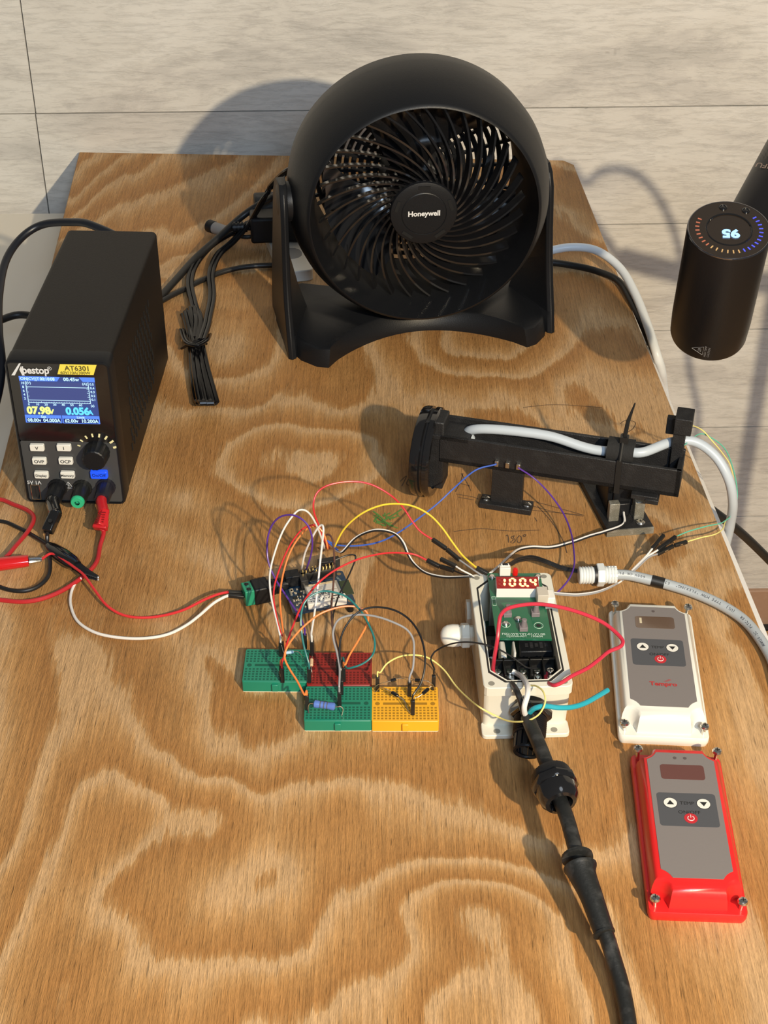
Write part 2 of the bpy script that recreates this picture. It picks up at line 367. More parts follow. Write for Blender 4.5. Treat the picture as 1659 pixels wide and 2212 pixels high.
for r in range(22):
    for c in range(6):
        zz = .016 + c * .0125 + (.00625 if r % 2 else 0); yy = .045 + r * .0052 + c * .0030
        if .025 < yy < .16: vt.box((PW + .0001, yy, zz + .012), (.0006, .0022, .0065))
obj('vent_slots', vt, mat('vent_black', (.002, .002, .002), .9), T)
def fp(x, y, yy=0.): return onp(PSF, x, y, 1, yy)
def c4(x, y): p = fp(x / 6.144, 760 + y / 6.144, .0005); return (p.x, p.z)
def frect(b, xa, ya, xb, yb, d=.0, t=.0003):
    """rectangle on the front face from crop coords of its corners (projected)"""
    p = [c4(xa[0], xa[1]), c4(ya[0], ya[1]), c4(xb[0], xb[1]), c4(yb[0], yb[1])]
    b.loft([[(x, -d, z) for x, z in p], [(x, -d - t, z) for x, z in p]])
# panel areas
gp = B(); gp.loft([[(x, .0012, z) for x, z in rrect(PW - .0030, .0560, .002, 4, PW / 2, .0335)], [(x, .0003, z) for x, z in rrect(PW - .0030, .0560, .002, 4, PW / 2, .0335)]])
obj('control_panel', gp, mat('panel_grey', (.055, .058, .06), .35), T)
gs = B(); gs.loft([[(x, .0012, z) for x, z in rrect(PW - .0030, .0690, .002, 4, PW / 2, .0959)], [(x, -.0001, z) for x, z in rrect(PW - .0030, .0690, .002, 4, PW / 2, .0959)]])
scr = obj('screen_glass', gs, mat('screen_glass', (.01, .009, .009), .1, coat=.5), T)
# display geometry in local coordinates (u right, v up) fitted to the face
sx0 = c4(255, 320); sx1 = c4(1335, 940)
du0, dv1 = c4(258, 320); du1, dv0 = c4(1332, 942)
uL = (c4(255, 320)[0] + c4(345, 935)[0]) / 2; uR = (c4(1255, 325)[0] + c4(1330, 940)[0]) / 2
vT = c4(750, 325)[1]; vB = c4(840, 940)[1]; SW = uR - uL; SH = vT - vB
def S(u, v): return (uL + u * SW, vB + v * SH)     # 0..1
def SM(u, v, d=.0006): x, z = S(u, v); return Matrix.Translation((x, -d, z)) @ FRONT
def srect(b, u0, v0, u1, v1, d): 
    a = S(u0, v0); c = S(u1, v1); b.loft([[(x, -d, z) for x, z in ((a[0], a[1]), (c[0], a[1]), (c[0], c[1]), (a[0], c[1]))], [(x, -d - .0001, z) for x, z in ((a[0], a[1]), (c[0], a[1]), (c[0], c[1]), (a[0], c[1]))]])
b = B(); srect(b, 0, 0, 1, 1, .0001); ds = obj('display', b, glow('lcd_navy', (.035, .065, .24), 1.), T, label='lit blue graph display')
for u0_, u1_ in ((0, .488), (.5, 1)): b = B(); srect(b, u0_, 0, u1_, .17, .0003); obj('setting_bar', b, glow('lcd_blue', (.10, .25, .95), 1.), ds)
b = B(); srect(b, 0, .905, .50, 1, .0003); b2 = B(); srect(b2, .84, .905, 1, 1, .0003)
b.poly([(S(.5, .905)[0], -.0004, S(.5, .905)[1]), (S(.545, 1)[0], -.0004, S(.545, 1)[1]), (S(.5, 1)[0], -.0004, S(.5, 1)[1])])
b2.poly([(S(.84, .905)[0], -.0004, S(.84, .905)[1]), (S(.84, 1)[0], -.0004, S(.84, 1)[1]), (S(.795, 1)[0], -.0004, S(.795, 1)[1])])
obj('status_bar', b, glow('lcd_blue', (.10, .25, .95), 1.), ds); obj('status_bar', b2, glow('lcd_blue', (.10, .25, .95), 1.), ds)
b = B(); srect(b, .02, .012, .478, .105, .0005); srect(b, .515, .012, .985, .105, .0005); obj('display_fields', b, glow('lcd_dark', (.01, .02, .12), 1.), ds)
b = B(); srect(b, .06, .42, .92, .885, .0002); obj('graph_area', b, glow('lcd_plot', (.05, .07, .22), 1.), ds)
b = B()
t = .006
srect(b, .075, .445, .082, .90, .0005); srect(b, .905, .445, .912, .90, .0005); srect(b, .075, .44, .912, .449, .0005)
srect(b, .08, .775, .91, .785, .0005); srect(b, .08, .492, .91, .501, .0005)
for k in range(11): srect(b, .075, .45 + k * .043, .092 + (.012 if k % 2 else 0), .456 + k * .043, .0005); srect(b, .89 - (.012 if k % 2 else 0), .45 + k * .043, .912, .456 + k * .043, .0005)
for k in range(25): srect(b, .08 + k * .034, .449, .084 + k * .034, .462 + (.012 if k % 5 == 0 else 0), .0005)
for k in range(7): b.text(str(k * 10) if k else '0', .0026, SM(.08 + k * .115, .405), bold=.02)
b.text('(s)', .0028, SM(.93, .40), bold=.02)
for k, s_ in enumerate(('2', '4', '6', '8', '10')): b.text(s_, .0028, SM(.04, .53 + k * .082), bold=.02)
for k in range(5): b.text('0.%d' % (k + 1), .0027, SM(.955, .53 + k * .082), bold=.02)
b.text('(V)', .0028, SM(.12, .865), bold=.02); b.text('(A)', .0028, SM(.86, .865), bold=.02)
b.text('ON', .0034, SM(.065, .953), bold=.03); b.text('|CV||T', .0034, SM(.19, .953), bold=.02); b.text('00:10:08', .0036, SM(.375, .953), bold=.03, sx=.9)
b.text('00.45w', .0040, SM(.69, .953), bold=.03); b.text('Set', .0030, SM(.25, .138), bold=.02); b.text('Limit', .0030, SM(.75, .138), bold=.02)
for u, s_ in ((.12, '08.00v'), (.355, '04.000A'), (.62, '62.00v'), (.865, '10.200A')): b.text(s_, .0042, SM(u, .058), bold=.03, sx=.92)
obj('display_text', b, glow('lcd_cyan_white', (.55, .85, 1), 1.1), ds)
b = B(); b.text('07.98', .0088, SM(.20, .27, .0007), bold=.05, sx=.92); b.text('V', .0058, SM(.37, .25, .0007), bold=.04)
obj('voltage_reading', b, glow('lcd_yellow', (.85, 1, .25), 1.1), ds)
b = B(); b.text('0.056', .0088, SM(.72, .27, .0007), bold=.05, sx=.92); b.text('A', .0055, SM(.89, .25, .0007), bold=.04)
obj('current_reading', b, glow('lcd_azure', (.12, .62, 1), 1.2), ds)
# brand and model label
def TM(cx, cy, d=.0006): x, z = c4(cx, cy); return Matrix.Translation((x, -d, z)) @ FRONT
b = B(); b.text('bestop', .0086, TM(475, 238), bold=.03, sx=.86); b.text('\u00ae', .0045, TM(660, 215))
x, z = c4(235, 225)
b.poly([(x - .0052, -.0007, z - .0050), (x + .0022, -.0007, z + .0058), (x + .0036, -.0007, z + .0058), (x - .0026, -.0007, z - .0050)])
b.poly([(x + .0030, -.0007, z + .0030), (x + .0050, -.0007, z - .0050), (x + .0030, -.0007, z - .0050), (x + .0015, -.0007, z)])
obj('brand_lettering', b, mat('brand_white', (.7, .72, .74), .4), T)
b = B(); P4 = [c4(800, 145), c4(1290, 150), c4(1245, 300), c4(765, 290)]
b.loft([[(x, -.0002, z) for x, z in P4], [(x, -.0005, z) for x, z in P4]])
ml = obj('model_label', b, mat('label_yellow', (.85, .72, .10), .35), T, bevel=.0001)
b = B(); b.text('AT6301', .0058, TM(1030, 212, .0007), bold=.02); b.text('60V/10A/300W', .0036, TM(1005, 270, .0007), bold=.01, sx=.98)
obj('model_text', b, mat('label_ink', (.10, .08, .02), .6), ml)
# keys
KEYS = (('V', 80, 967), ('I', 138, 967), ('OVP', 85, 996), ('OCP', 142, 996), ('Display', 89.5, 1026), ('Memory', 146, 1026))
KW = mat('key_white', (.78, .78, .72), .4); INK = mat('ink_black', (.015, .015, .015), .6)
for s_, kx, ky in KEYS:
    p = fp(kx, ky, -.002); b = B(); b.loft([[(x, .0, z) for x, z in rrect(.0112, .0062, .001, 4, p.x, p.z)], [(x, -.0030, z) for x, z in rrect(.0108, .0058, .001, 4, p.x, p.z)]])
    k = obj('key', b, KW, T, bevel=.0004); b = B(); b.text(s_, .0040 if len(s_) < 4 else .0030, Matrix.Translation((p.x, -.0031, p.z)) @ FRONT, bold=.02); obj('key_legend', b, INK, k)
p = fp(214, 1025, -.002); b = B(); b.loft([[(x, .0, z) for x, z in rrect(.0135, .0072, .0012, 4, p.x, p.z)], [(x, -.0034, z) for x, z in rrect(.013, .0068, .0012, 4, p.x, p.z)]])
k = obj('key', b, glow('key_blue', (.015, .10, .95), .9), T, bevel=.0004, label='lit blue on/off key'); b = B(); b.text('On/Off', .0037, Matrix.Translation((p.x, -.0035, p.z)) @ FRONT, bold=.01); obj('key_legend', b, mat('ink_navy', (.0, .01, .12), .6), k)
# knob
p = fp(207, 984, -.006); kb = B()
rings = []
for d, r in ((.0, .0096), (-.002, .0098), (-.011, .0090), (-.0135, .0086), (-.0142, .0078)):
    rings.append([(p.x + r * (1 + (.035 if k % 3 == 0 else 0)) * cos(2 * pi * k / 54), d, p.z + r * (1 + (.035 if k % 3 == 0 else 0)) * sin(2 * pi * k / 54)) for k in range(54)])
kb.loft(rings); obj('control_knob', kb, K_ABS, T)
b = B()
for k in range(8):
    a = radians(160 - 20.5 * k); L0 = .0024 + .0002 * k; R0 = .0133
    M = Matrix.Translation((p.x, -.0003, p.z)) @ Matrix.Rotation(-a, 4, 'Y'); b.box((R0 + L0 / 2, 0, 0), (L0, .0004, .0009 + .00012 * k), M)
obj('knob_scale', b, mat('scale_cream', (.8, .75, .42), .5), T)
b = B(); p = fp(74, 1042); b.text('5V 1A', .0044, Matrix.Translation((p.x, -.0002, p.z)) @ FRONT, bold=.01)
for x_, y_, s_ in ((119, 1043, '-'),): p = fp(x_, y_); b.text(s_, .006, Matrix.Translation((p.x, -.0002, p.z)) @ FRONT, bold=.02)
p = fp(148, 1048); a = .0034
for (x0, za, x1, zb) in ((-a, -.0026, a, -.0026), (-a, -.0026, 0, .0032), (a, -.0026, 0, .0032)):
    b.tube([(p.x + x0, -.0002, p.z + za), (p.x + x1, -.0002, p.z + zb)], .0002, 4)
b.tube([(p.x + .0003, -.0002, p.z + .0016), (p.x - .0006, -.0002, p.z + .0002), (p.x + .0006, -.0002, p.z - .0002), (p.x - .0002, -.0002, p.z - .0018)], .0002, 4)
obj('panel_lettering', b, mat('brand_white', (.7, .7, .7), .4), T)
b = B(); p = fp(176, 1043); b.text('m', .0036, Matrix.Translation((p.x, -.0002, p.z)) @ FRONT); obj('ground_mark', b, mat('mark_green', (.02, .3, .06), .5), T)
b = B(); p = fp(227, 1044); b.text('+', .0055, Matrix.Translation((p.x, -.0002, p.z)) @ FRONT, bold=.02); obj('plus_mark', b, mat('mark_red', (.6, .02, .02), .5), T)
# usb port
p = fp(78, 1061); b = B()
for dx, dz, w_, h_ in ((-.0034, 0, .0006, .0142), (.0034, 0, .0006, .0142), (0, .0068, .0074, .0006), (0, -.0068, .0074, .0006)): b.box((p.x + dx, -.0006, p.z + dz), (w_, .0016, h_))
usb = obj('usb_port', b, SILVER, T); b = B().box((p.x, -.0002, p.z), (.0062, .0004, .013)); b.box((p.x + .001, -.0006, p.z), (.0018, .0008, .010)); obj('usb_tongue', b, INK, usb)
# binding posts
POSTS = []
for (px_, py_, c) in ((123, 1058, None), (176, 1060, 'g'), (227, 1057, 'r')):
    p = fp(px_, py_, -.004); b = B()
    rings = []
    for d, r in ((0.001, .0074), (-.002, .0074), (-.0021, .0062), (-.017, .0060), (-.018, .0056)):
        rings.append([(p.x + r * (1 + (.04 if k % 2 else 0)) * cos(2 * pi * k / 36), d, p.z + r * (1 + (.04 if k % 2 else 0)) * sin(2 * pi * k / 36)) for k in range(36)])
    b.loft(rings); o = obj('binding_post', b, K_ABS if c is None else (mat('post_green_black', (.012, .013, .012), .4) if c == 'g' else mat('post_navy', (.012, .012, .02), .4)), T)
    if c == 'g':
        b = B(); M = Matrix.Translation((p.x, -.018, p.z)) @ Matrix.Rotation(pi / 2, 4, 'X'); b.lathe([(.0020, .0028), (.0048, .0028), (.0054, .0018), (.0054, 0), (.0020, 0)], M, 28, (False, False)); b.lathe([(.0020, .0005), (.0001, .0004)], M, 20)
        obj('post_ring', b, mat('ring_green', (.03, .45, .22), .35), o)
    POSTS.append(PSF @ Vector((p.x, -.018, p.z)))
for x, y in ((.010, .02), (PW - .010, .02), (.010, PD - .02), (PW - .010, PD - .02)): obj('foot', B().cyl((x, y, 0), (x, y, z0 + .001), .005), K_RUB, T)

# ================================================================= FAN
FY = radians(11.5); FO = Vector((.0275, 1.288, 0)); FF = frame(FO, FY); ZC = .1340
T = thing('desk_fan', 'black round desk fan with spiral grille, tilted back on a curved stand', 'fan', FF)
TILT = radians(-1.5)
# head frame: local Z = blow direction (towards viewer, slightly up)
HM = Matrix.Translation((.003, 0, ZC)) @ Matrix.Rotation(radians(-6), 4, 'Z') @ Matrix.Rotation(-TILT, 4, 'X') @ Matrix(((1, 0, 0, 0), (0, 0, -1, 0), (0, 1, 0, 0), (0, 0, 0, 1)))
prof = [(.093, -.046), (.102, -.050), (.109, -.044), (.1155, -.028), (.1180, -.006), (.1172, .012), (.1142, .027), (.1085, .042), (.1035, .0520), (.1015, .0548), (.1000, .0552), (.0988, .050), (.0965, .036), (.0945, .026), (.094, .0), (.093, -.044)]
b = B(); b.lathe(prof, HM, 128, (False, False)); obj('housing', b, K_ABS, T, ang=50)
g = B(); RH, RG = .0285, .0920
NR = 33
for i in range(NR):
    th0 = 2 * pi * i / NR; sec = []
    N_ = 18
    for k in range(N_ + 1):
        r = RH * .93 * (RG / (RH * .93)) ** (k / N_); th = th0 + 1.02 * math.log(r / RH) * .84
        hh = .0440 - .014 * max(0, (r - RH) / (RG - RH)) ** 1.7
        c, s_ = cos(th), sin(th); rad = Vector((c, s_, 0)); tan_ = Vector((-s_, c, 0)); d = (rad + tan_ * .86).normalized(); nrm = Vector((-d.y, d.x, 0))
        p = rad * r; w_ = .00085
        lean = nrm * .0022
        sec.append([p - nrm * w_ + Vector((0, 0, hh)), p + nrm * w_ + Vector((0, 0, hh)), p + nrm * w_ + lean + Vector((0, 0, hh - .0075)), p - nrm * w_ + lean + Vector((0, 0, hh - .0095))])
    g.loft(sec, M=HM)
obj('front_grille', g, K_GLOSS, T)
b = B(); b.lathe([(.027, .032), (.0295, .034), (.0298, .0445), (.0290, .0462), (.0262, .0470), (.0200, .0474), (.0197, .0470), (.019, .0474), (.0001, .0480)], HM, 64, (True, False))
hub = obj('hub_cap', b, K_ABS, T, ang=25)
b = B(); b.text('Honeywell', .0068, HM @ Matrix.Translation((0, .0005, .0481)), bold=.03, sx=.97); obj('brand_lettering', b, mat('brand_silver', (.75, .75, .74), .35), hub)
b = B()
for k in range(5):
    M = HM @ Matrix.Rotation(radians(90 + 72 * k), 4, 'Z')
    for j in (-1, 0, 1): b.box((.0245, j * .0, .0470), (.0030, .0105, .0012), M) if j == 0 else None
obj('hub_slots', b, mat('slot_black', (.001, .001, .001), .8), hub)
# blades + motor
b = B(); b.lathe([(.018, -.012), (.026, -.01), (.027, .018), (.022, .024), (.0001, .026)], HM, 40, (True, False))
bl = obj('blade_hub', b, K_GLOSS, T)
for q in range(3):
    sec = []
    for k in range(9):
        t = k / 8; r = .022 + t * .064; a0 = radians(120 * q + 70 - 30 * t); a1 = a0 + radians(62 + 20 * t)
        row = []; m_ = 8
        for j in range(m_ + 1):
            s_ = j / m_; a = a0 + (a1 - a0) * s_; row.append(Vector((r * cos(a), r * sin(a), -.010 + .028 * s_ - .004 * sin(pi * s_))))
        row2 = [v + Vector((0, 0, -.0015)) for v in reversed(row)]; sec.append(row + row2)
    obj('blade', B().loft(sec, M=HM), K_GLOSS, T)
b = B(); b.lathe([(.030, -.052), (.032, -.040), (.030, -.016), (.0001, -.014)], HM, 40, (True, False)); obj('motor', b, K_ABS, T)
b = B()
for k in range(24):
    a = 2 * pi * k / 24; b.box(((.028 + .094) / 2, 0, -.0475), (.066, .0030, .003), HM @ Matrix.Rotation(a, 4, 'Z') )
for r in [.034 + .0068 * k for k in range(9)]: b.torus(r, .0024, HM, 72, 6, -.049, .7)
obj('rear_grille', b, K_ABS, T)
# stand
st = B()
hw = .1295
def arcpts(n=18):
    out = []
    # front: left tip -> concave arc -> right tip
    for k in range(n + 1):
        t = k / n; x = -.092 + .184 * t; out.append((x, -.068 + .050 * max(0, sin(pi * t)) ** .8))
    return out
fr_ = arcpts()
left = [(-.102, -.064), (-.114, -.050), (-.1215, -.030), (-.125, -.005), (-.1255, .03), (-.121, .062)]
back = [(-.098 + .196 * k / 12, .070 - .030 * sin(pi * k / 12)) for k in range(13)]
outline = list(reversed(left)) + fr_ + [(-x, y) for x, y in left] + [(x, y) for x, y in reversed(back)]
def hz(x, y): return .016
st.loft([[(x * 1.01, y, 0) for x, y in outline], [(x, y, .006) for x, y in outline], [(x * .985, y * .97 + (.007 * (1 - min(1, (x / .10) ** 4)) if y < 0 else 0), .0165) for x, y in outline], [(x * .97, y * .93 + (.008 * (1 - min(1, (x / .10) ** 4)) if y < 0 else 0), .0180) for x, y in outline]])
obj('stand_base', st, K_ABS, T, ang=45)
for sg in (-1, 1):
    b = B(); rings = []
    for zz, f0, f1, xo in ((.0, -.046, .060, .1260), (.02, -.040, .056, .1262), (.045, -.031, .048, .1262), (.07, -.0255, .042, .1258), (.095, -.0225, .036, .1252), (.12, -.0205, .030, .1248), (.135, -.0190, .026, .1245), (.147, -.014, .019, .124), (.153, -.006, .010, .1235)):
        rings.append([(sg * xo, f0, zz), (sg * (xo - .0035), f0 - .002, zz), (sg * (xo - .007), f0, zz), (sg * (xo - .0085 - .026 * max(0, 1 - zz / .11) ** 1.6), (f0 + f1) / 2 + .012, zz), (sg * (xo - .007), f1, zz), (sg * xo, f1, zz)])
    obj('stand_arm', b.loft(rings), K_ABS, T, bevel=.0008)
    b = B(); M = Matrix.Translation((sg * .1175, 0, ZC)) @ Matrix.Rotation(sg * pi / 2, 4, 'Y'); b.lathe([(.0175, -.008), (.0175, .0040), (.016, .0062), (.010, .0078), (.0001, .0082)], M, 36)
    obj('pivot_knob', b, K_ABS, T)
# ================================================================= MINI BREADBOARDS
BBP = {'w': .0445, 'l': .0335, 'h': .0095}
def bb(label, fl, yaw, m, w=BBP['w'], name='breadboard'):
    l, h = BBP['l'], BBP['h']; M = frame(fl, yaw)
    T = thing(name, label, 'breadboard', M, 'mini breadboards')
    b = B(); pr = rrect(w, l, .0012, 3, w / 2, l / 2); b.loft([ring(pr, .0008), ring(pr, h - .0003), ring(rrect(w - .0006, l - .0006, .001, 3, w / 2, l / 2), h)])
    bo = obj('body', b, m, T)
    obj('foam_pad', B().prism(rrect(w - .0004, l - .0004, .001, 3, w / 2, l / 2), 0, .0009), mat('foam_white', (.72, .70, .55), .8), T)
    dk = MATS.get(m.name + '_d')
    b = B(); px_ = .00254 * w / .0445 * 1.0
    for r in range(10):
        yy = l / 2 + (r - 4.5) * .00254 + (.0027 if r > 4 else -.0027)
        for c in range(17):
            xx = w / 2 + (c - 8) * px_
            b.poly([(xx - .00075, yy - .00075, h + .00008), (xx + .00075, yy - .00075, h + .00008), (xx + .00075, yy + .00075, h + .00008), (xx - .00075, yy + .00075, h + .00008)])
    o = obj('contact_holes', b, dk, T)
    b = B().box((w / 2, l / 2, h), (w * .66, .0022, .00024))
    for sx in (-1, 1):
        b.cyl((w / 2 + sx * w * .415, l / 2, h - .0002), (w / 2 + sx * w * .415, l / 2, h + .00012), .0016, n=16)
    obj('centre_channel', b, dk, T)
    obj('locking_tab', B().box((w / 2, -.0008, h * .52), (.0042, .0018, h * .62)), m, T, bevel=.0004)
    return T
def bbm(n, c):
    m = mat(n, c, .38); mat(n + '_d', tuple(k * .42 for k in c), .6); return m
bb('green mini breadboard at the back left, beside the dark red one', W(524, 1495), radians(-.6), bbm('bb_green', (.012, .22, .135)))
RED_M = bbm('bb_red', (.26, .014, .010))
fg = W(657, 1580); frd = fg + Vector((.0005, BBP['l'] + .0008, 0))
bb('dark red mini breadboard between the two green ones, behind the blue resistor', frd + Vector((0.0, 0, 0)), 0, RED_M, .0437)
bb('green mini breadboard in the front row carrying the large blue resistor', fg, 0, MATS['bb_green'])
bb('yellow mini breadboard at the right end of the front row', W(803, 1581), 0, bbm('bb_yellow', (.85, .42, .022)), .0441)
BH = BBP['h']

# ================================================================= ENCLOSURE
eo = Vector((.0640, .7285, 0)); EY = radians(2.2); EF = frame(eo, EY); EW, EL, EH = .0575, .118, .042
T = thing('controller_enclosure', 'open cream electronics box with red digits lit on a green circuit board', 'controller', EF)
cx, cy = EW / 2, EL / 2 + .002
R0 = rrect(EW, EL, .004, 4, cx, cy); R1 = rrect(EW - .001, EL - .001, .004, 4, cx, cy)
b = B(); I0 = chrect(EW - .008, EL - .010, .010, 4, cx, cy); 
b.loft([ring(rrect(EW - .002, EL - .012, .004, 4, cx, cy), .0), ring(rrect(EW - .002, EL - .012, .004, 4, cx, cy), .004), ring(rrect(EW - .001, EL - .008, .004, 4, cx, cy), EH - .010), ring(R0, EH - .007), ring(R0, EH - .0005), ring(R1, EH), ring(I0, EH), ring(chrect(EW - .0085, EL - .0105, .010, 4, cx, cy), EH - .0012), ring(chrect(EW - .0105, EL - .013, .010, 4, cx, cy), EH - .0012),
        ring(chrect(EW - .0105, EL - .013, .010, 4, cx, cy), EH), ring(chrect(EW - .0118, EL - .0145, .010, 4, cx, cy), EH), ring(chrect(EW - .013, EL - .020, .009, 4, cx, cy), .003)])
obj('box_shell', b, CREAM, T, ang=30)
b = B()
rg = [chrect(EW - .0083, EL - .0103, .010, 4, cx, cy), chrect(EW - .0104, EL - .0129, .010, 4, cx, cy)]
b.loft([ring(rg[0], EH - .0011), ring(rg[0], EH - .0001), ring(rg[1], EH - .0001), ring(rg[1], EH - .0011)], False, False); obj('gasket', b, K_RUB, T)
for y in (.0055, EL - .001):
    b = B()
    for x in (.011, EW - .011): b.prism(rrect(.022, .014, .003, 4, x, y), 0, .0035)
    b.prism(rrect(EW - .001, .010, .002, 4, cx, y + (.0025 if y < .02 else -.0025)), 0, .003)
    obj('mounting_flange', b, CREAM, T, bevel=.0006)
b = B()
for x in (.010, EW - .010): b.cyl((x, .0025, .0034), (x, .0025, .0037), .0022)
for x in (.0052, EW - .0052):
    for y in (.0065, EL - .0025): b.cyl((x, y, EH - .0002), (x, y, EH + .0001), .0021)
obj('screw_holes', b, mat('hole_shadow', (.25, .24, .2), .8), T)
PCB = mat('pcb_green', (.010, .12, .055), .3, coat=.3); PCBD = mat('pcb_dark_green', (.006, .07, .05), .4)
obj('main_board', B().box((cx, cy, .009), (EW - .016, EL - .026, .0016)), PCBD, T)
b = B()
b.box((.014, .086, .014), (.006, .010, .010)); b.box((.013, .070, .016), (.008, .014, .012)); b.box((.0125, .058, .013), (.005, .006, .008))
obj('board_components', b, K_ABS, T, bevel=.0004)
def ep(x, y, z): return onp(EF, 1030 + x / 7.213, 1340 + y / 7.213, 2, z)
for xa, xb, ya, yb in ((345, 470, 320, 560), (548, 618, 320, 505)):
    p, q = ep(xa, ya, .031), ep(xb, yb, .031); b = B(); b.box(((p.x + q.x) / 2, (p.y + q.y) / 2, .0205), (abs(q.x - p.x), abs(p.y - q.y), .021)); obj('white_capacitor', b, mat('part_white', (.62, .62, .58), .4), T, bevel=.001)
for x_, y_, r_, h_ in ((.0105, .052, .0030, .022), (.0165, .102, .0028, .034)): obj('standoff', B().cyl((x_, y_, .010), (x_, y_, h_), r_), mat('frosted_plastic', (.5, .55, .58), .4), T)
p, q = ep(648, 300, .032), ep(1185, 478, .032); RX = (p.x + q.x) / 2; RY = (p.y + q.y) / 2; b = B().box((RX, RY, .020), (abs(q.x - p.x), abs(p.y - q.y), .024)); rl = obj('relay', b, K_ABS, T, bevel=.0008)
b = B()
for k in range(5): b.text('IIIIIIII' if k % 2 else 'IIIII', .003, Matrix.Translation((RX - .006 + k * .0033, RY, .0321)) @ Matrix.Rotation(pi / 2, 4, 'Z'))
obj('relay_print', b, mat('faint_print', (.06, .06, .065), .5), rl)
TXS = [ep(x_, 800, .029) for x_ in (325, 515, 722, 938, 1145)]; ty = TXS[2].y; tyf = ep(720, 930, .027).y; tyb = ep(720, 600, .033).y; pitch = (TXS[4].x - TXS[0].x) / 4
tl = tyb - tyf + .004
b = B(); b.box((TXS[2].x, (tyf + tyb) / 2, .018), (pitch * 5 + .001, tl, .018))
for k in range(6): b.box((TXS[0].x + (k - .5) * pitch, (tyf + tyb) / 2, .0295), (.0013, tl, .007))
b.box((TXS[2].x, tyb, .0275), (pitch * 5 + .001, .002, .011))
tb = obj('terminal_block', b, mat('terminal_black', (.006, .006, .006), .4), T, bevel=.0003)
TX = [p.x for p in TXS]
for k, x in enumerate(TX):
    b = B(); b.cyl((x, ty, .0268), (x, ty, .0300), .0029, .0025, 18); b.box((x, ty - .004, .0273), (.0055, .008, .0007)); 
    if k > 1: b.cyl((x, tyf + .001, .0270), (x, tyf + .001, .0288), .0020, .0016, 14)
    s_ = obj('terminal_screw', b, SILVER, tb, bevel=.0003)
    obj_ = B().box((x, ty, .0301), (.0036, .0006, .0003)).box((x, ty, .0301), (.0006, .0036, .0003)); b2 = obj('screw_slot', obj_, INK, tb)
# display board
def dc(x, y, z): p = onp(EF, 1000 + x / 6.38, 1200 + y / 6.38, 2, z); return p
ZB = EH + .0045
q = [dc(335, 243, ZB), dc(1065, 245, ZB), dc(1225, 1150, ZB), dc(462, 1140, ZB)]
db = obj('display_board', B().prism([(p.x, p.y) for p in q], ZB - .0016, ZB), PCB, T)
b = B()
for x_, y_ in ((1040, 965), (1130, 1080)): pass
p = dc(1042, 965, ZB + .0001); b.torus(.0030, .00018, Matrix.Translation(p), 28, 4)
p = dc(590, 950, ZB + .0001); b.torus(.0030, .00015, Matrix.Translation(p), 28, 4)
p = dc(835, 1085, ZB + .0002); yawm = Matrix.Rotation(radians(-3), 4, 'Z')
b.text('FSD-WKY0Y-01-V1.0B', .0029, Matrix.Translation(p) @ yawm, bold=.01, sx=1.05); p = dc(850, 1115, ZB + .0002); b.text('DJXN4-A0Y   190604', .0027, Matrix.Translation(p) @ yawm, bold=.01)
for (xa, ya, xb, yb) in ((395, 570, 450, 570), (450, 570, 460, 690), (460, 690, 415, 690), (415, 690, 395, 570), (402, 600, 455, 600)):
    a, c = dc(xa, ya, ZB + .0001), dc(xb, yb, ZB + .0001); b.tube([a, c], .00014, 4)
obj('silkscreen', b, mat('silk_white', (.55, .7, .6), .5), db)
p = dc(1042, 965, ZB + .0001); obj('mounting_hole', B().cyl(p, p + Vector((0, 0, .0001)), .0016), INK, db)
for x_, y_ in ((590, 945), (762, 880), (400, 300), (1035, 300)):
    p = dc(x_, y_, ZB); b = B(); b.lathe([(.0024, 0), (.0024, .0007), (.0015, .0016), (.0001, .0017)], Matrix.Translation(p), 18); obj('board_screw', b, SILVER, db)
for x_, y_ in ((610, 820), (995, 815), (830, 1015)):
    p = dc(x_, y_, ZB); b = B().box((p.x, p.y, ZB + .0016), (.0056, .0056, .0034)); b.cyl((p.x, p.y, ZB + .003), (p.x + .0004, p.y, ZB + .0085), .0020, .0017)
    tbn = obj('push_button', b, mat('button_taupe', (.20, .17, .18), .45), db, bevel=.0003)
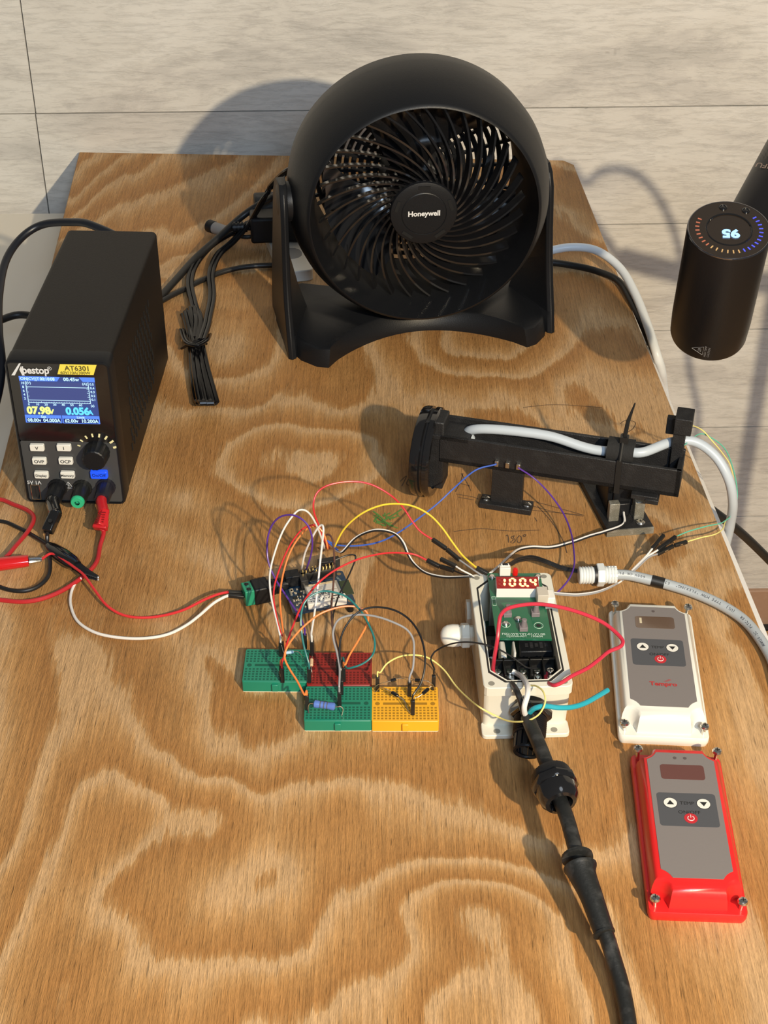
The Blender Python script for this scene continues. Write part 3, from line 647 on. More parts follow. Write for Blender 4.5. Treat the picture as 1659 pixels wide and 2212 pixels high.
# display module
a = dc(450, 295, ZB + .0075); c = dc(1045, 290, ZB + .0075); d = dc(1045, 455, ZB + .0075); e_ = dc(470, 460, ZB + .0075)
cxm = (a + c + d + e_) / 4; mw = (c - a).length * .5 + (d - e_).length * .5; mlh = ((a - e_).length + (c - d).length) / 2
MM = Matrix.Translation((cxm.x, cxm.y, ZB)) @ Matrix.Rotation(radians(-2.5), 4, 'Z')
dm = obj('led_display', B().box((0, 0, .0037), (mw, mlh, .0074), MM), mat('display_white', (.80, .78, .74), .5), db)
obj('display_face', B().box((0, 0, .0075), (mw - .0003, mlh - .0003, .0003), MM), glow('face_red', (.30, .008, .008), .9), dm)
SEGS = {'1': 'bc', '0': 'abcdef', '4': 'fgbc', '8': 'abcdefg'}
lit = B(); un = B()
def seg7(B1, B2, ch, cx_, w_, h_, th, dot):
    pos = {'a': (0, h_ / 2, 1), 'd': (0, -h_ / 2, 1), 'g': (0, 0, 1), 'f': (-w_ / 2, h_ / 4, 0), 'e': (-w_ / 2, -h_ / 4, 0), 'b': (w_ / 2, h_ / 4, 0), 'c': (w_ / 2, -h_ / 4, 0)}
    for k, (x, y, hor) in pos.items():
        L0 = (w_ if hor else h_ / 2) - th * .35; t_ = th / 2; sh = y * .08
        pts = [(-L0 / 2, 0), (-L0 / 2 + t_, t_), (L0 / 2 - t_, t_), (L0 / 2, 0), (L0 / 2 - t_, -t_), (-L0 / 2 + t_, -t_)]
        if not hor: pts = [(-v, u) for u, v in pts]
        on = k in SEGS[ch]
        (B1 if on else B2).poly([(cx_ + x + sh + u, y + v, .0079) for u, v in pts], MM)
    B1.cyl((cx_ + w_ / 2 + th * .9, -h_ / 2, .0078), (cx_ + w_ / 2 + th * .9, -h_ / 2, .0080), th * .6, n=12, M=MM) if dot else None
for k, (ch, dot) in enumerate((('1', 0), ('0', 0), ('0', 1), ('4', 0))): seg7(lit, un, ch, (k - 1.5) * mw * .242, mw * .115, mlh * .62, .0016, dot)
obj('lit_digits', lit, glow('led_orange', (1, .32, .12), 5.5), dm); obj('unlit_segments', un, glow('led_dim', (.35, .03, .02), .8), dm)
# connectors on the board
p = dc(575, 262, ZB); b = B(); b.box((p.x, p.y, ZB + .0035), (.0075, .0042, .007)); b.box((p.x, p.y + .0012, ZB + .0075), (.0055, .0015, .002)); jst = obj('wire_plug', b, WHITE, db, bevel=.0003); JSTW = EF @ Vector((p.x, p.y, ZB + .008))
p = dc(718, 262, ZB); b = B(); b.lathe([(.0019, 0), (.0019, .004), (.0015, .0052), (.0001, .0057)], Matrix.Translation(p), 18); obj('indicator_led', b, mat('led_red_body', (.5, .01, .01), .2, emis=(.6, .01, .0), es=.25), db)
p = dc(1085, 640, ZB); b = B().box((p.x, p.y, ZB + .0048), (.0074, .0098, .0096)); obj('header_socket', b, mat('socket_beige', (.55, .50, .42), .45), db, bevel=.0004)
b = B().box((p.x + .0055, p.y - .0003, ZB + .0036), (.0052, .0092, .0072)); b.box((p.x + .0045, p.y - .006, ZB + .0015), (.006, .003, .003)); obj('wire_plug', b, WHITE, db, bevel=.0004)
# left white gland
gl0 = EF.inverted() @ W(1040, 1374, .021); gy = gl0.y
b = B(); M = Matrix.Translation((-.0005, gy, .022)) @ Matrix.Rotation(-pi / 2, 4, 'Y')
b.lathe([(.0075, -.006), (.0075, .002), (.0092, .002), (.0092, .0075), (.0078, .0080), (.0078, .0095)], M, 6, (True, True)); obj('gland_nut', b, CREAM, T, bevel=.0006)
b = B(); b.lathe([(.0078, .0092), (.0080, .0135), (.0075, .0172), (.0058, .0200), (.0030, .0216), (.0001, .0219)], M, 28, (True, False)); obj('cable_gland', b, WHITEL, T, ang=60)
b = B(); b.lathe([(.0068, .0), (.0068, -.0040), (.0045, -.0042), (.0045, 0)], Matrix.Translation((.0040, gy, .026)) @ Matrix.Rotation(-pi / 2, 4, 'Y'), 20); obj('gland_thread', b, WHITE, T)
b = B(); M2 = Matrix.Translation((-.0003, gy + .028, .020)) @ Matrix.Rotation(-pi / 2, 4, 'Y'); b.lathe([(.0085, -.001), (.0085, .002), (.003, .0022), (.003, -.001)], M2, 8, (False, False)); obj('blanking_plug', b, CREAM, T)
# black gland on the front
P0 = EF.inverted() @ W(1148, 1528, .022); P1 = EF.inverted() @ W(1139, 1632, .011)
P0 = Vector((P0.x, .004, .022)); ax = (P1 - P0).normalized(); LG = (P1 - P0).length
M = Matrix.Translation(P0) @ ax.to_track_quat('Z', 'Y').to_matrix().to_4x4()
b = B(); b.lathe([(.0095, -.004), (.0095, .001)], M, 24); b.lathe([(.0132, .0002), (.0138, .0012), (.0138, .0062), (.0125, .0075)], M, 6); gb = obj('black_gland', b, K_GLOSS, T, bevel=.0006, label='black threaded cable gland on the front wall')
pr = []
for k in range(9): pr += [(.0098, .0075 + k * .0014), (.0108, .0082 + k * .0014)]
pr += [(.0100, .0205)]
b = B(); b.lathe(pr, M, 40); obj('thread', b, K_ABS, gb)
b = B()
for k in range(14):
    a = 2 * pi * k / 14; b.box((.0086, 0, .0255), (.0020, .0030, .011), M @ Matrix.Rotation(a, 4, 'Z'))
b.torus(.0084, .0013, M, 40, 6, .031); obj('clamp_fingers', b, K_ABS, gb)

# ================================================================= LIDS
GREYO = mat('overlay_grey', (.20, .18, .175), .45, bump=.15); GREYD = mat('overlay_dark_grey', (.075, .078, .088), .5)
def lid(M, m, label, logo, win, pips, LW=.0588, LL=.128, hh=.0205):
    T = thing('keypad_unit', label, 'box lid', M, 'keypad units')
    cx, cy = LW / 2, LL / 2; zb = .0028; n = 5
    b = B(); f0 = rrect(LW, LL, .004, n, cx, cy)
    b1 = chrect(LW - .004, LL - .006, .0098, n, cx, cy, .0022); b2 = chrect(LW - .0055, LL - .0085, .0096, n, cx, cy, .0022); b3 = chrect(LW - .0080, LL - .0125, .0090, n, cx, cy, .0018); b4 = chrect(LW - .0115, LL - .0160, .0080, n, cx, cy, .0012)
    b.loft([ring(rrect(LW - .002, LL - .002, .003, n, cx, cy), zb - .0028), ring(f0, zb), ring(f0, zb + .0040), ring(rrect(LW - .0012, LL - .0012, .0035, n, cx, cy), zb + .0048), ring(b1, zb + .0050), ring(b2, zb + .0115), ring(b3, zb + .0150), ring(b4, hh - .0004), ring(chrect(LW - .0125, LL - .017, .008, n, cx, cy, .0012), hh)])
    sh = obj('lid_shell', b, m, T, ang=44)
    zt = hh + .0003
    ov = chrect(LW - .0155, LL - .0265, .0062, n, cx, cy + .002, .0006)
    ol = obj('keypad_overlay', B().prism(ov, hh - .0003, zt), GREYO, T)
    yc = cy + .002; hl = (LL - .0265) / 2
    def fy(t): return yc + hl - t * 2 * hl
    b = B().prism(rrect(.027, .0125, .002, 4, cx + .0002, fy(.165)), zt - .0001, zt + .00015)
    w_ = obj('display_window', b, mat(win[0], win[1], .08, coat=.8), ol)
    if logo: obj('window_mark', B().box((cx - .0095, fy(.150), zt + .0002), (.0016, .0058, .0001)), mat('mark_tan', (.6, .52, .36), .5), w_)
    for dx in pips: obj('indicator_dot', B().cyl((cx + dx, fy(.045), zt), (cx + dx, fy(.045), zt + .0002), .0011, n=16), mat('dot_dark', (.12, .012, .012) if len(pips) > 1 else (.10, .08, .08), .4), ol)
    obj('keypad', B().prism(rrect(.0355, .0270, .002, 4, cx, fy(.475)), zt - .0001, zt + .0001), GREYD, ol)
    yk = fy(.425); INKB = INK
    for sx, up in ((-1, 1), (1, -1)):
        x = cx + sx * .0100; bt = obj('keypad_button', B().lathe([(.0040, 0), (.0040, .00025)], Matrix.Translation((x, yk, zt)), 36), WHITE, ol)
        b = B(); b.torus(.0041, .00022, Matrix.Translation((x, yk, zt + .0001)), 40, 5); b.poly([(x - .0022, yk - up * .0014, zt + .00035), (x + .0022, yk - up * .0014, zt + .00035), (x, yk + up * .0021, zt + .00035)])
        obj('arrow_mark', b, INKB, bt)
    b = B(); b.text('TEMP', .0036, Matrix.Translation((cx, yk, zt + .0001))); b.text('ON/OFF', .0036, Matrix.Translation((cx + .0006, fy(.498), zt + .0001)), sx=1.02)
    obj('keypad_lettering', b, INKB, ol)
    yp = fy(.545); x = cx + .0010
    bt = obj('keypad_button', B().lathe([(.0040, 0), (.0040, .00025)], Matrix.Translation((x, yp, zt)), 36), mat('button_red', (.50, .02, .03), .4), ol, label='red power button')
    b = B(); pts = [(x + .0019 * sin(radians(a)), yp + .0019 * cos(radians(a)), zt + .0003) for a in range(35, 326, 15)]; b.tube(pts, .00032, 5); b.tube([(x, yp + .0006, zt + .0003), (x, yp + .0027, zt + .0003)], .00032, 5)
    obj('power_symbol', b, mat('symbol_white', (.8, .6, .58), .4), bt)
    if logo:
        b = B(); b.text('Tempro', .0052, Matrix.Translation((cx + .001, fy(.79), zt + .0001)), bold=.03, sx=1.05)
        for k, (dx, l_) in enumerate(((.0030, .0040), (.0040, .0048), (.0052, .0036))): b.poly([(cx + dx - .002, fy(.79) + .0026 + k * .0008, zt + .0002), (cx + dx + l_ - .002, fy(.79) + .0030 + k * .0008, zt + .0002), (cx + dx + l_ * .6 - .002, fy(.79) + .0033 + k * .0008, zt + .0002)])
        obj('logo_lettering', b, mat('logo_red', (.45, .03, .03), .5), ol)
    for sx in (-1, 1):
        for sy in (-1, 1):
            x, y = cx + sx * (LW / 2 - .0045), cy + sy * (LL / 2 - .0050)
            up = .0135 if sy < 0 else .0165
            tx = Vector((x + sx * .0008, y, up))
            b = B(); b.cyl((x, y, .001), tx, .0012, n=10)
            for k in range(8): pass
            d = (tx - Vector((x, y, .001))).normalized(); MM_ = Matrix.Translation(tx) @ d.to_track_quat('Z', 'Y').to_matrix().to_4x4()
            b.lathe([(.0029, 0), (.0031, .0006), (.0026, .0018), (.0012, .0024), (.0001, .0025)], MM_, 20)
            s_ = obj('lid_screw', b, SILVER, T); b = B().box((0, 0, .0025), (.0030, .0006, .0004), MM_); b.box((0, 0, .0025), (.0006, .0030, .0004), MM_); obj('cross_slot', b, INK, s_)
wl = W(1334, 1607); wrr = W(1530, 1616); yaw = math.atan2(wrr.y - wl.y, wrr.x - wl.x)
lid(frame((wl.x, wl.y, 0), yaw), WHITEL, 'cream white controller lid with grey keypad face and red lettering', True, ('window_taupe', (.13, .085, .06)), (0,))
rl_ = W(1398, 1990); rr_ = W(1611, 1998); yaw = math.atan2(rr_.y - rl_.y, rr_.x - rl_.x)
lid(frame((rl_.x, rl_.y, 0), yaw), REDL, 'bright red controller lid with grey keypad face', False, ('window_maroon', (.10, .022, .018)), (-.0033, .0030), LW=.0570, LL=.1275)

# ================================================================= ARM RIG
ARM = Vector((.0320, 1.0150, 0)); AY = radians(-15.2); AF = frame(ARM, AY); AL = .196
T = thing('swing_arm_rig', 'black 3D printed arm with a round end disc, lying along two supports', 'arm mount', AF)
zb0, zt0 = .036, .060
b = B(); yw = .013
# channel: floor + two side walls, slightly rising
b.box((.010 + AL / 2, 0, zb0 + .002), (AL - .010, 2 * yw, .004)); b.box((.010 + AL / 2, -yw + .0015, (zb0 + zt0) / 2), (AL - .010, .003, zt0 - zb0)); b.box((.010 + AL / 2, yw - .0015, (zb0 + zt0) / 2 + .002), (AL - .010, .003, zt0 - zb0 + .004)); b.box((AL - .002 + .005, 0, (zb0 + zt0) / 2), (.004, 2 * yw, zt0 - zb0))
b.box((.022, 0, zt0 - .002), (.032, 2 * yw, .004))
obj('arm_channel', b, K_PRINT, T, bevel=.0005)
b = B(); RZ = .0365; M = Matrix.Translation((0, -.002, RZ + .0002)) @ Matrix.Rotation(pi / 2, 4, 'Y')
b.lathe([(.0315, -.004), (.0350, -.0035), (.0360, -.001), (.0360, .0035), (.0342, .0045), (.0342, .0062), (.0360, .0068), (.0360, .0100), (.0345, .0115), (.029, .0115), (.0275, .008), (.0275, 0.001), (.0335, 0.001)], M, 72, (False, False))
b.lathe([(.0335, -.004), (.0001, -.004)], M, 72, (False, False)); b.lathe([(.0335, 0.001), (.0001, 0.001)], M, 72, (False, False))
obj('end_disc', b, K_GLOSS, T, ang=30)
b = B(); b.box((.010, -.002, .040), (.016, .020, .062)); obj('disc_bracket', b, K_PRINT, T, bevel=.001)
# support post
Pf = AF.inverted() @ W(1090, 1105); 
b = B(); b.box((Pf.x, Pf.y + .006, .0025), (.0415, .013, .005)); b.box((Pf.x, Pf.y + .0075, .022), (.0245, .007, .040)); b.box((Pf.x, Pf.y + .0075, .044), (.0265, .008, .012))
o = obj('support_post', b, K_PRINT, T, bevel=.0004)
for sx in (-1, 1):
    bb_ = B(); bb_.lathe([(.0032, 0), (.0034, .0008), (.0022, .0018), (.0001, .002)], Matrix.Translation((Pf.x + sx * .0165, Pf.y + .006, .005)), 20); s_ = obj('mounting_screw', bb_, SILVER, T)
    obj('cross_slot', B().box((Pf.x + sx * .0165, Pf.y + .006, .0070), (.0034, .0006, .0003)).box((Pf.x + sx * .0165, Pf.y + .006, .0070), (.0006, .0034, .0003)), INK, s_)
b = B(); 
for dx in (-.0085, 0, .0085): b.box((Pf.x + dx, Pf.y + .002, .0435), (.003, .004, .005))
obj('switch_terminal', b, TIN, T, bevel=.0003)
# servo base
sf = W(1311, 1159); sr = W(1412, 1151); syaw = math.atan2(sr.y - sf.y, sr.x - sf.x); SF = frame(sf, syaw); Ml = AF.inverted() @ SF
SPK = mat('silver_flecked_print', (.22, .21, .17), .45, .4, bump=1., bscale=1400, var=.25)
b = B(); pp = [(0, 0), (.0365, 0), (.031, .075), (-.005, .075)]; b.prism(pp, 0, .006, Ml); obj('servo_plate', b, K_PRINT, T, bevel=.0004)
b = B().box((.018, -.0003, .003), (.037, .001, .0058), Ml); obj('plate_front_edge', b, SPK, T, label='silver flecked edge')
b = B(); b.box((.0145, .040, .021), (.020, .034, .030), Ml); b.box((.0165, .026, .022), (.016, .012, .018), Ml); b.box((.0165, .022, .012), (.009, .012, .012), Ml); b.cyl((.0145, .040, .034), (.0145, .040, .038), .008, n=24, M=Ml)
obj('servo_body', b, K_ABS, T, bevel=.0008)
for x in (.0075, .0275):
    b = B().box((x, .014, .0125), (.0080, .006, .019), Ml); obj('spacer_block', b, SPK, T, bevel=.0005, label='silver flecked block')
p = (.0275, .006, .006); bb_ = B(); bb_.lathe([(.0034, 0), (.0036, .0008), (.0024, .0019), (.0001, .002)], Ml @ Matrix.Translation(p), 20); s_ = obj('mounting_screw', bb_, SILVER, T)
obj('cross_slot', B().box((.0275, .006, .0080), (.0036, .0007, .0003), Ml).box((.0275, .006, .0080), (.0007, .0036, .0003), Ml), INK, s_)
# end bracket at right tip
b = B(); b.box((AL - .001, .014, .064), (.009, .016, .058)); b.box((AL - .008, .018, .080), (.008, .006, .014)); b.box((AL + .001, .012, .088), (.013, .018, .014)); obj('limit_switch', b, K_PRINT, T, bevel=.0006)
b = B(); b.box((AL - .020, .010 - .022, .034), (.020, .012, .004)); b.box((AL - .014, -.012, .032), (.010, .014, .004)); obj('arm_lug', b, K_PRINT, T, bevel=.0004)
# sleeve & tie as own thing
def al(px_, py_, z): return AF.inverted() @ W(px_, py_, z)
tie = B(); tx_ = .1545
tie.box((tx_, -yw - .0008, .047), (.0042, .0010, .030)); tie.box((tx_, yw + .0008, .049), (.0042, .0010, .032)); tie.box((tx_, 0, .0340), (.0042, 2 * yw + .002, .0010))
tie.box((tx_, 0.000, .0735), (.0042, .012, .0010)); tie.tube([(tx_, -yw - .0008, .061), (tx_, -.0085, .0700), (tx_, -.0055, .0735)], .0012, 6); tie.tube([(tx_, yw + .0008, .064), (tx_, .0095, .0700), (tx_, .0055, .0735)], .0012, 6)
tie.box((tx_ + .0010, -.004, .0755), (.0062, .0055, .0050)); tie.tube([(tx_ + .001, -.004, .077), (tx_ + .0020, -.002, .090), (tx_ + .0055, .001, .105)], [.0018, .0016, .0005], 6)
TT = thing('cable_tie', 'black cable tie wrapped round the arm, its pointed tail sticking up', 'cable tie', AF)
obj('strap', tie, K_RUB, TT)
b = B(); b.cyl((tx_ - .011, -.001, .0625), (tx_ + .009, -.001, .0625), .0100, n=24); sl = obj('foam_sleeve', B().add([AF @ v for v in b.v], b.f), mat('foam_black', (.012, .012, .012), .85, bump=1., bscale=500)); sl['label'] = 'short black foam sleeve round the grey cable on top of the arm'; sl['category'] = 'sleeve'

# ================================================================= CABLES / WIRES
def tubeobj(name, label, cat, pts, r, m, n=10, k=8, flat=1., group=None):
    P = catmull(pts, k); b = B().tube(P, r, n, flat=flat)
    o = obj(name, b, m); o['label'] = label; o['category'] = cat
    if group: o['group'] = group
    return o
def PX(lst): return [W(*p) for p in lst]
c6 = lambda x, y, z: W(460 + x / 3.318, 1080 + y / 3.318, z)
c7 = lambda x, y, z: W(940 + x / 3.95, 1180 + y / 3.95, z)
c8 = lambda x, y, z: W(340 + x / 2.183, 850 + y / 2.183, z)
c5 = lambda x, y, z: W(840 + x / 2.074, 840 + y / 2.074, z)
HG = .0125
def housing(T, p, q, m=K_DUP):
    p, q = Vector(p), Vector(q); d = (q - p).normalized(); R = d.to_track_quat('Z', 'Y').to_matrix(); L0 = (q - p).length
    o = obj('connector_housing', B().box((p + q) / 2, (.0026, .0026, L0), R=R), m, T, world=True, bevel=.0003)
    b = B().box((p + q) / 2 + R @ Vector((0, -.0013, 0)) , (.0010, .0003, L0 * .28), R=R); b.box((p + q) / 2 + R @ Vector((.0013, 0, 0)), (.0003, .0010, L0 * .2), R=R)
    obj('housing_slot', b, TIN, o, world=True)
    return o
def wire(label, pts, color, r=.00075, v0=None, v1=None, d0=None, d1=None, name='jumper_wire', cat='wire', extra=()):
    """v0/v1: board point of an upright plug; d0/d1: plug lying along (a,b), b joined to the wire"""
    T = thing(name, label, cat, Matrix.Translation(v0 if v0 is not None else pts[0]))
    P = [Vector(p) for p in pts]
    hs = []
    if v0 is not None: top = Vector(v0) + Vector((0, 0, HG)); P = [top - Vector((0, 0, .002)), top + Vector((0, 0, .004))] + P; hs.append((v0, top))
    if v1 is not None: top = Vector(v1) + Vector((0, 0, HG)); P = P + [top + Vector((0, 0, .004)), top - Vector((0, 0, .002))]; hs.append((v1, top))
    if d0 is not None: P = [(Vector(d0[1]) * .9 + Vector(d0[0]) * .1), Vector(d0[1])] + P; hs.append(d0)
    if d1 is not None: P = P + [Vector(d1[0]), (Vector(d1[0]) * .9 + Vector(d1[1]) * .1)]; hs.append(d1)
    obj('insulated_wire', B().tube(catmull(P, 7), r * (.82 if r < .001 else .92), 8), WIRE[color], T, world=True)
    for a, b_ in hs: housing(T, a, b_)
    return T
# microcontroller frame first (needed for pin positions)
ZM = .009
mBL = W(634, 1326, ZM); mBR = W(769, 1302, ZM); mTR = W(739, 1232, ZM)
myaw = math.atan2(mBR.y - mBL.y, mBR.x - mBL.x); MW = (mBR - mBL).length; MF = frame((mBL.x, mBL.y, 0), myaw); tr = MF.inverted() @ mTR; ML = tr.y
c3 = lambda x, y, z: MF.inverted() @ W(560 + x / 6.912, 1180 + y / 6.912, z)
T = thing('microcontroller_board', 'small dark blue circuit board with white sockets, under the tangle of jumper wires', 'circuit board', MF)
PB = mat('pcb_navy', (.006, .028, .065), .3, coat=.3)
obj('circuit_board', B().prism(rrect(MW, ML, .002, 4, MW / 2, ML / 2), ZM - .0016, ZM), PB, T)
for x, y in ((.0035, .0035), (MW - .0035, .0035), (.0035, ML - .0035), (MW - .0035, ML - .0035)): obj('standoff', B().cyl((x, y, 0), (x, y, ZM - .0015), .0025), K_ABS, T)
b = B(); 
for x in (.0035, MW - .0035): 
    for y in (.0035, ML - .0035): b.cyl((x, y, ZM), (x, y, ZM + .0001), .0016)
obj('board_holes', b, mat('hole_tan', (.25, .16, .08), .6), T)
p = c3(950, 690, ZM); sh = obj('radio_module', B().box((p.x, p.y, ZM + .0016), (.0250, .0160, .0030)), mat('shield_metal', (.55, .54, .50), .35, .7), T, bevel=.0004)
b = B().box((p.x - .0005, p.y + .002, ZM + .0032), (.0215, .0060, .0002)); b.box((p.x - .0005, p.y - .0048, ZM + .0032), (.0215, .0050, .0002)); ml_ = obj('module_label', b, mat('label_grey_white', (.62, .60, .56), .5), sh)
b = B(); b.text('2200', .0042, Matrix.Translation((p.x, p.y - .0046, ZM + .0034)) @ Matrix.Rotation(pi, 4, 'Z') @ Matrix.Scale(-1, 4, (0, 1, 0)) @ Matrix.Scale(-1, 4, (0, 1, 0)), bold=.02)
for k in range(4): b.box((p.x - .004, p.y + .0035 - k * .0011, ZM + .0033), (.010 - k * .001, .0003, .0001))
obj('label_print', b, INK, ml_)
p = c3(1300, 620, ZM); obj('antenna_area', B().box((p.x, p.y, ZM + .0002), (.0075, .0165, .0004)), mat('antenna_green', (.03, .045, .018), .35), T)
for x_, y_, w_ in ((855, 880, .0115), (1035, 830, .0085), (1195, 830, .0115)):
    p = c3(x_, y_ + 60, ZM); b = B().box((p.x, p.y + .003, ZM + .0026), (w_, .0055, .0052)); b.box((p.x - w_ / 2 + .001, p.y + .0045, ZM + .0056), (.0018, .002, .0016)); b.box((p.x + w_ / 2 - .001, p.y + .0045, ZM + .0056), (.0018, .002, .0016))
    o = obj('grove_socket', b, WHITE, T, bevel=.0003); b = B()
    for k in range(4): b.cyl((p.x + (k - 1.5) * .002, p.y + .0028, ZM + .0052), (p.x + (k - 1.5) * .002, p.y + .0028, ZM + .0056), .0004, n=6)
    obj('socket_pins', b, INK, o); o.name = 'wire_socket'
# header rows
p = c3(880, 480, ZM); hp = obj('pin_header', B().box((p.x, p.y, ZM + .0042), (.027, .0052, .0084)), K_DUP, T, bevel=.0003)
b = B()
for k in range(10):
    for j in (0, 1): b.box((p.x - .0115 + k * .00254, p.y - .0012 + j * .0025, ZM + .0090), (.0006, .0006, .0040))
obj('header_pins', b, GOLD, hp)
HDR = MF @ Vector((p.x, p.y, ZM + .0084))
p2 = c3(1040, 330, ZM); hb = obj('pin_header', B().box((p2.x, p2.y, ZM + .0042), (.016, .0052, .0084)), K_DUP, T, bevel=.0003); HDB = MF @ Vector((p2.x, p2.y, ZM + .0084))
p3 = c3(660, 590, ZM); obj('pin_header', B().box((p3.x, p3.y, ZM + .0042), (.0055, .010, .0084)), K_DUP, T, bevel=.0003); HDL = MF @ Vector((p3.x, p3.y, ZM + .0084))
p = c3(470, 560, ZM); obj('barrel_jack', B().box((p.x + .001, p.y, ZM + .0048), (.011, .009, .0096)), K_ABS, T, bevel=.0006); JACK = MF @ Vector((p.x - .007, p.y, ZM + .0055))
b = B(); random.seed(9)
for k in range(34):
    x = random.uniform(.003, .014); y = random.uniform(.003, ML - .012); s_ = random.uniform(.0006, .0017); b.box((x, y, ZM + .0004), (s_, s_ * random.choice((1, 1.8)), .0009))
obj('chip_parts', b, mat('parts_beige', (.5, .42, .3), .4), T)
b = B()
for k in range(8): b.box((random.uniform(.004, .016), random.uniform(.004, ML - .014), ZM + .0007), (.003, .0028, .0013))
obj('chip', b, INK, T)
b = B().text('GND', .0016, Matrix.Translation((MW - .009, ML - .004, ZM + .0001)) @ Matrix.Rotation(-1.2, 4, 'Z')); b.text('A0 D2 D4', .0018, Matrix.Translation((MW - .0055, ML - .009, ZM + .0001)) @ Matrix.Rotation(-1.25, 4, 'Z')); b.box((MW - .0055, .0115, ZM + .0001), (.009, .0006, .0001))
obj('silkscreen', b, mat('silk_white', (.55, .7, .6), .5), T)

# barrel adapter
A0 = W(528, 1276, .013); A1 = JACK + Vector((.004, 0, 0)); ax = (A1 - A0); ax.z = 0; LA = ax.length; ya = math.atan2(ax.y, ax.x); ADF = frame((A0.x, A0.y, 0), ya)
T = thing('terminal_adapter', 'black barrel plug adapter with green screw terminal, plugged into the circuit board', 'adapter', ADF)
tg = obj('screw_terminal', B().box((.0025, 0, .0095), (.0070, .0125, .0130)), mat('terminal_green', (.02, .28, .15), .4), T, bevel=.0006)
b = B(); 
for y in (-.003, .003): b.cyl((.0025, y, .0159), (.0025, y, .0163), .0016)
obj('terminal_openings', b, INK, tg)
b = B(); b.box((.0118, 0, .0095), (.0125, .0140, .0145)); obj('adapter_body', b, K_ABS, T, bevel=.0014)
M = Matrix.Translation((.0175, 0, .0105)) @ Matrix.Rotation(pi / 2, 4, 'Y'); pr = []
for k in range(4): pr += [(.0062 - k * .0002, k * .0028), (.0062 - k * .0002, k * .0028 + .0019), (.0050, k * .0028 + .0020), (.0050, k * .0028 + .0027)]
pr += [(.0048, LA - .0175)]
b = B(); b.lathe(pr, M, 24); obj('barrel_plug', b, K_ABS, T)
ADT = [ADF @ Vector((-.0012, y, .0095)) for y in (.0025, -.0025)]

# ---- power supply leads
def pxz(x, y, z): return W(x, y, z)
bp, gp_, rp_ = POSTS
zr = .006
T = thing('test_lead', 'black test lead from the power supply with banana plug and black alligator clip', 'test lead', Matrix.Translation((W(180, 1230).x, W(180, 1230).y, 0)))
e0 = bp; e1 = W(120, 1110, .020); e2 = W(104, 1146, .014)
b = B(); b.tube([e0 + Vector((0, .006, .0)), e0 + Vector((0, -.004, 0)), e1], [.0050, .0052, .0050], 18); bn = obj('banana_plug', b, K_GLOSS, T, world=True)
b = B(); d = (e2 - e1); R = d.normalized().to_track_quat('Z', 'Y').to_matrix(); b.box(e1 + d * .48, (.0085, .0075, d.length * 1.25), R=R); obj('plug_grip', b, K_GLOSS, bn, world=True, bevel=.0014)
obj('plug_socket', B().cyl(e1 + d * .6 + Vector((0, -.002, .0042)), e1 + d * .6 + Vector((0, -.0022, .0048)), .0016), INK, bn, world=True)
P = [e2, W(102, 1160, .009), W(103, 1180, .005), W(108, 1215, .004), W(104, 1245, .004), W(80, 1268, .003), W(45, 1277, .003), W(0, 1268, .003), W(-60, 1235, .003), W(-90, 1180, .003), W(-60, 1135, .003), W(0, 1126, .003), W(40, 1140, .003), W(80, 1162, .004), W(108, 1180, .005)]
obj('cable', B().tube(catmull(P, 8), .0016, 10), mat('lead_black', (.012, .012, .013), .35), T, world=True)
ca = W(105, 1178, .006); cb = W(165, 1222, .007); cc = W(188, 1240, .006)
b = B(); b.tube([ca, ca.lerp(cb, .15), ca.lerp(cb, .5), ca.lerp(cb, .85), cb], [.0035, .0052, .0066, .0062, .0046], 16, flat=.75); cl = obj('clip_boot', b, K_GLOSS, T, world=True)
tip = W(212, 1249, .004)
b = B()
for dz in (.0022, -.0016):
    b.tube([cb + Vector((0, 0, dz * .4)), cc + Vector((0, 0, dz)), tip + Vector((0, 0, dz * .5))], [.0038, .0030, .0016], 8, flat=.35)
for k in range(6): q = cc.lerp(tip, k / 6); b.box(q, (.0006, .003, .0022))
obj('clip_jaw', b, K_ABS, T, world=True); obj('jaw_tip', B().sphere(tip + Vector((.0, 0, .0006)), .0013, 8).sphere(tip + Vector((-.0, -.001, -.0008)), .0011, 8), SILVER, T, world=True)

T = thing('test_lead', 'red test lead from the power supply with banana plug and red alligator clip', 'test lead', Matrix.Translation((W(60, 1215).x, W(60, 1215).y, 0)))
e0 = rp_; e1 = W(224, 1108, .018); e2 = W(217, 1138, .012)
b = B(); b.tube([e0 + Vector((0, .004, 0)), e0 + Vector((0, -.003, 0)), e1 ], [.0040, .0042, .0044], 18); RP = mat('lead_red_plastic', (.50, .015, .02), .35); bn = obj('banana_plug', b, RP, T, world=True)
d = (e2 - e1); R = d.normalized().to_track_quat('Z', 'Y').to_matrix(); b = B(); b.tube([e1 - d * .3, e1 + d * .3, e1 + d * 1.0], [.0042, .0050, .0066], 4); b.box(e1 + d * 1.05, (.0110, .0065, .0030), R=R); obj('plug_grip', b, RP, bn, world=True, bevel=.0008)
b = B()
for k in range(5): b.box(e1 + d * (.05 + .17 * k) + Vector((0, -.0032, .0034)), (.005, .0006, .0008))
obj('grip_ridges', b, mat('lead_red_dark', (.25, .008, .01), .5), bn, world=True)
P = [e1 + d * 1.05, W(224, 1150, .008), W(216, 1180, .005), W(208, 1215, .004), W(180, 1245, .0045), W(130, 1278, .003), W(75, 1297, .003), W(20, 1298, .003), W(-50, 1280, .003), W(-110, 1200, .003), W(-70, 1110, .003), W(-10, 1079, .004), W(30, 1090, .004), W(62, 1104, .005), W(73, 1120, .006), W(62, 1145, .006), W(35, 1178, .006), W(8, 1207, .006), W(-30, 1222, .006), W(-70, 1230, .006), W(-60, 1226, .007)]
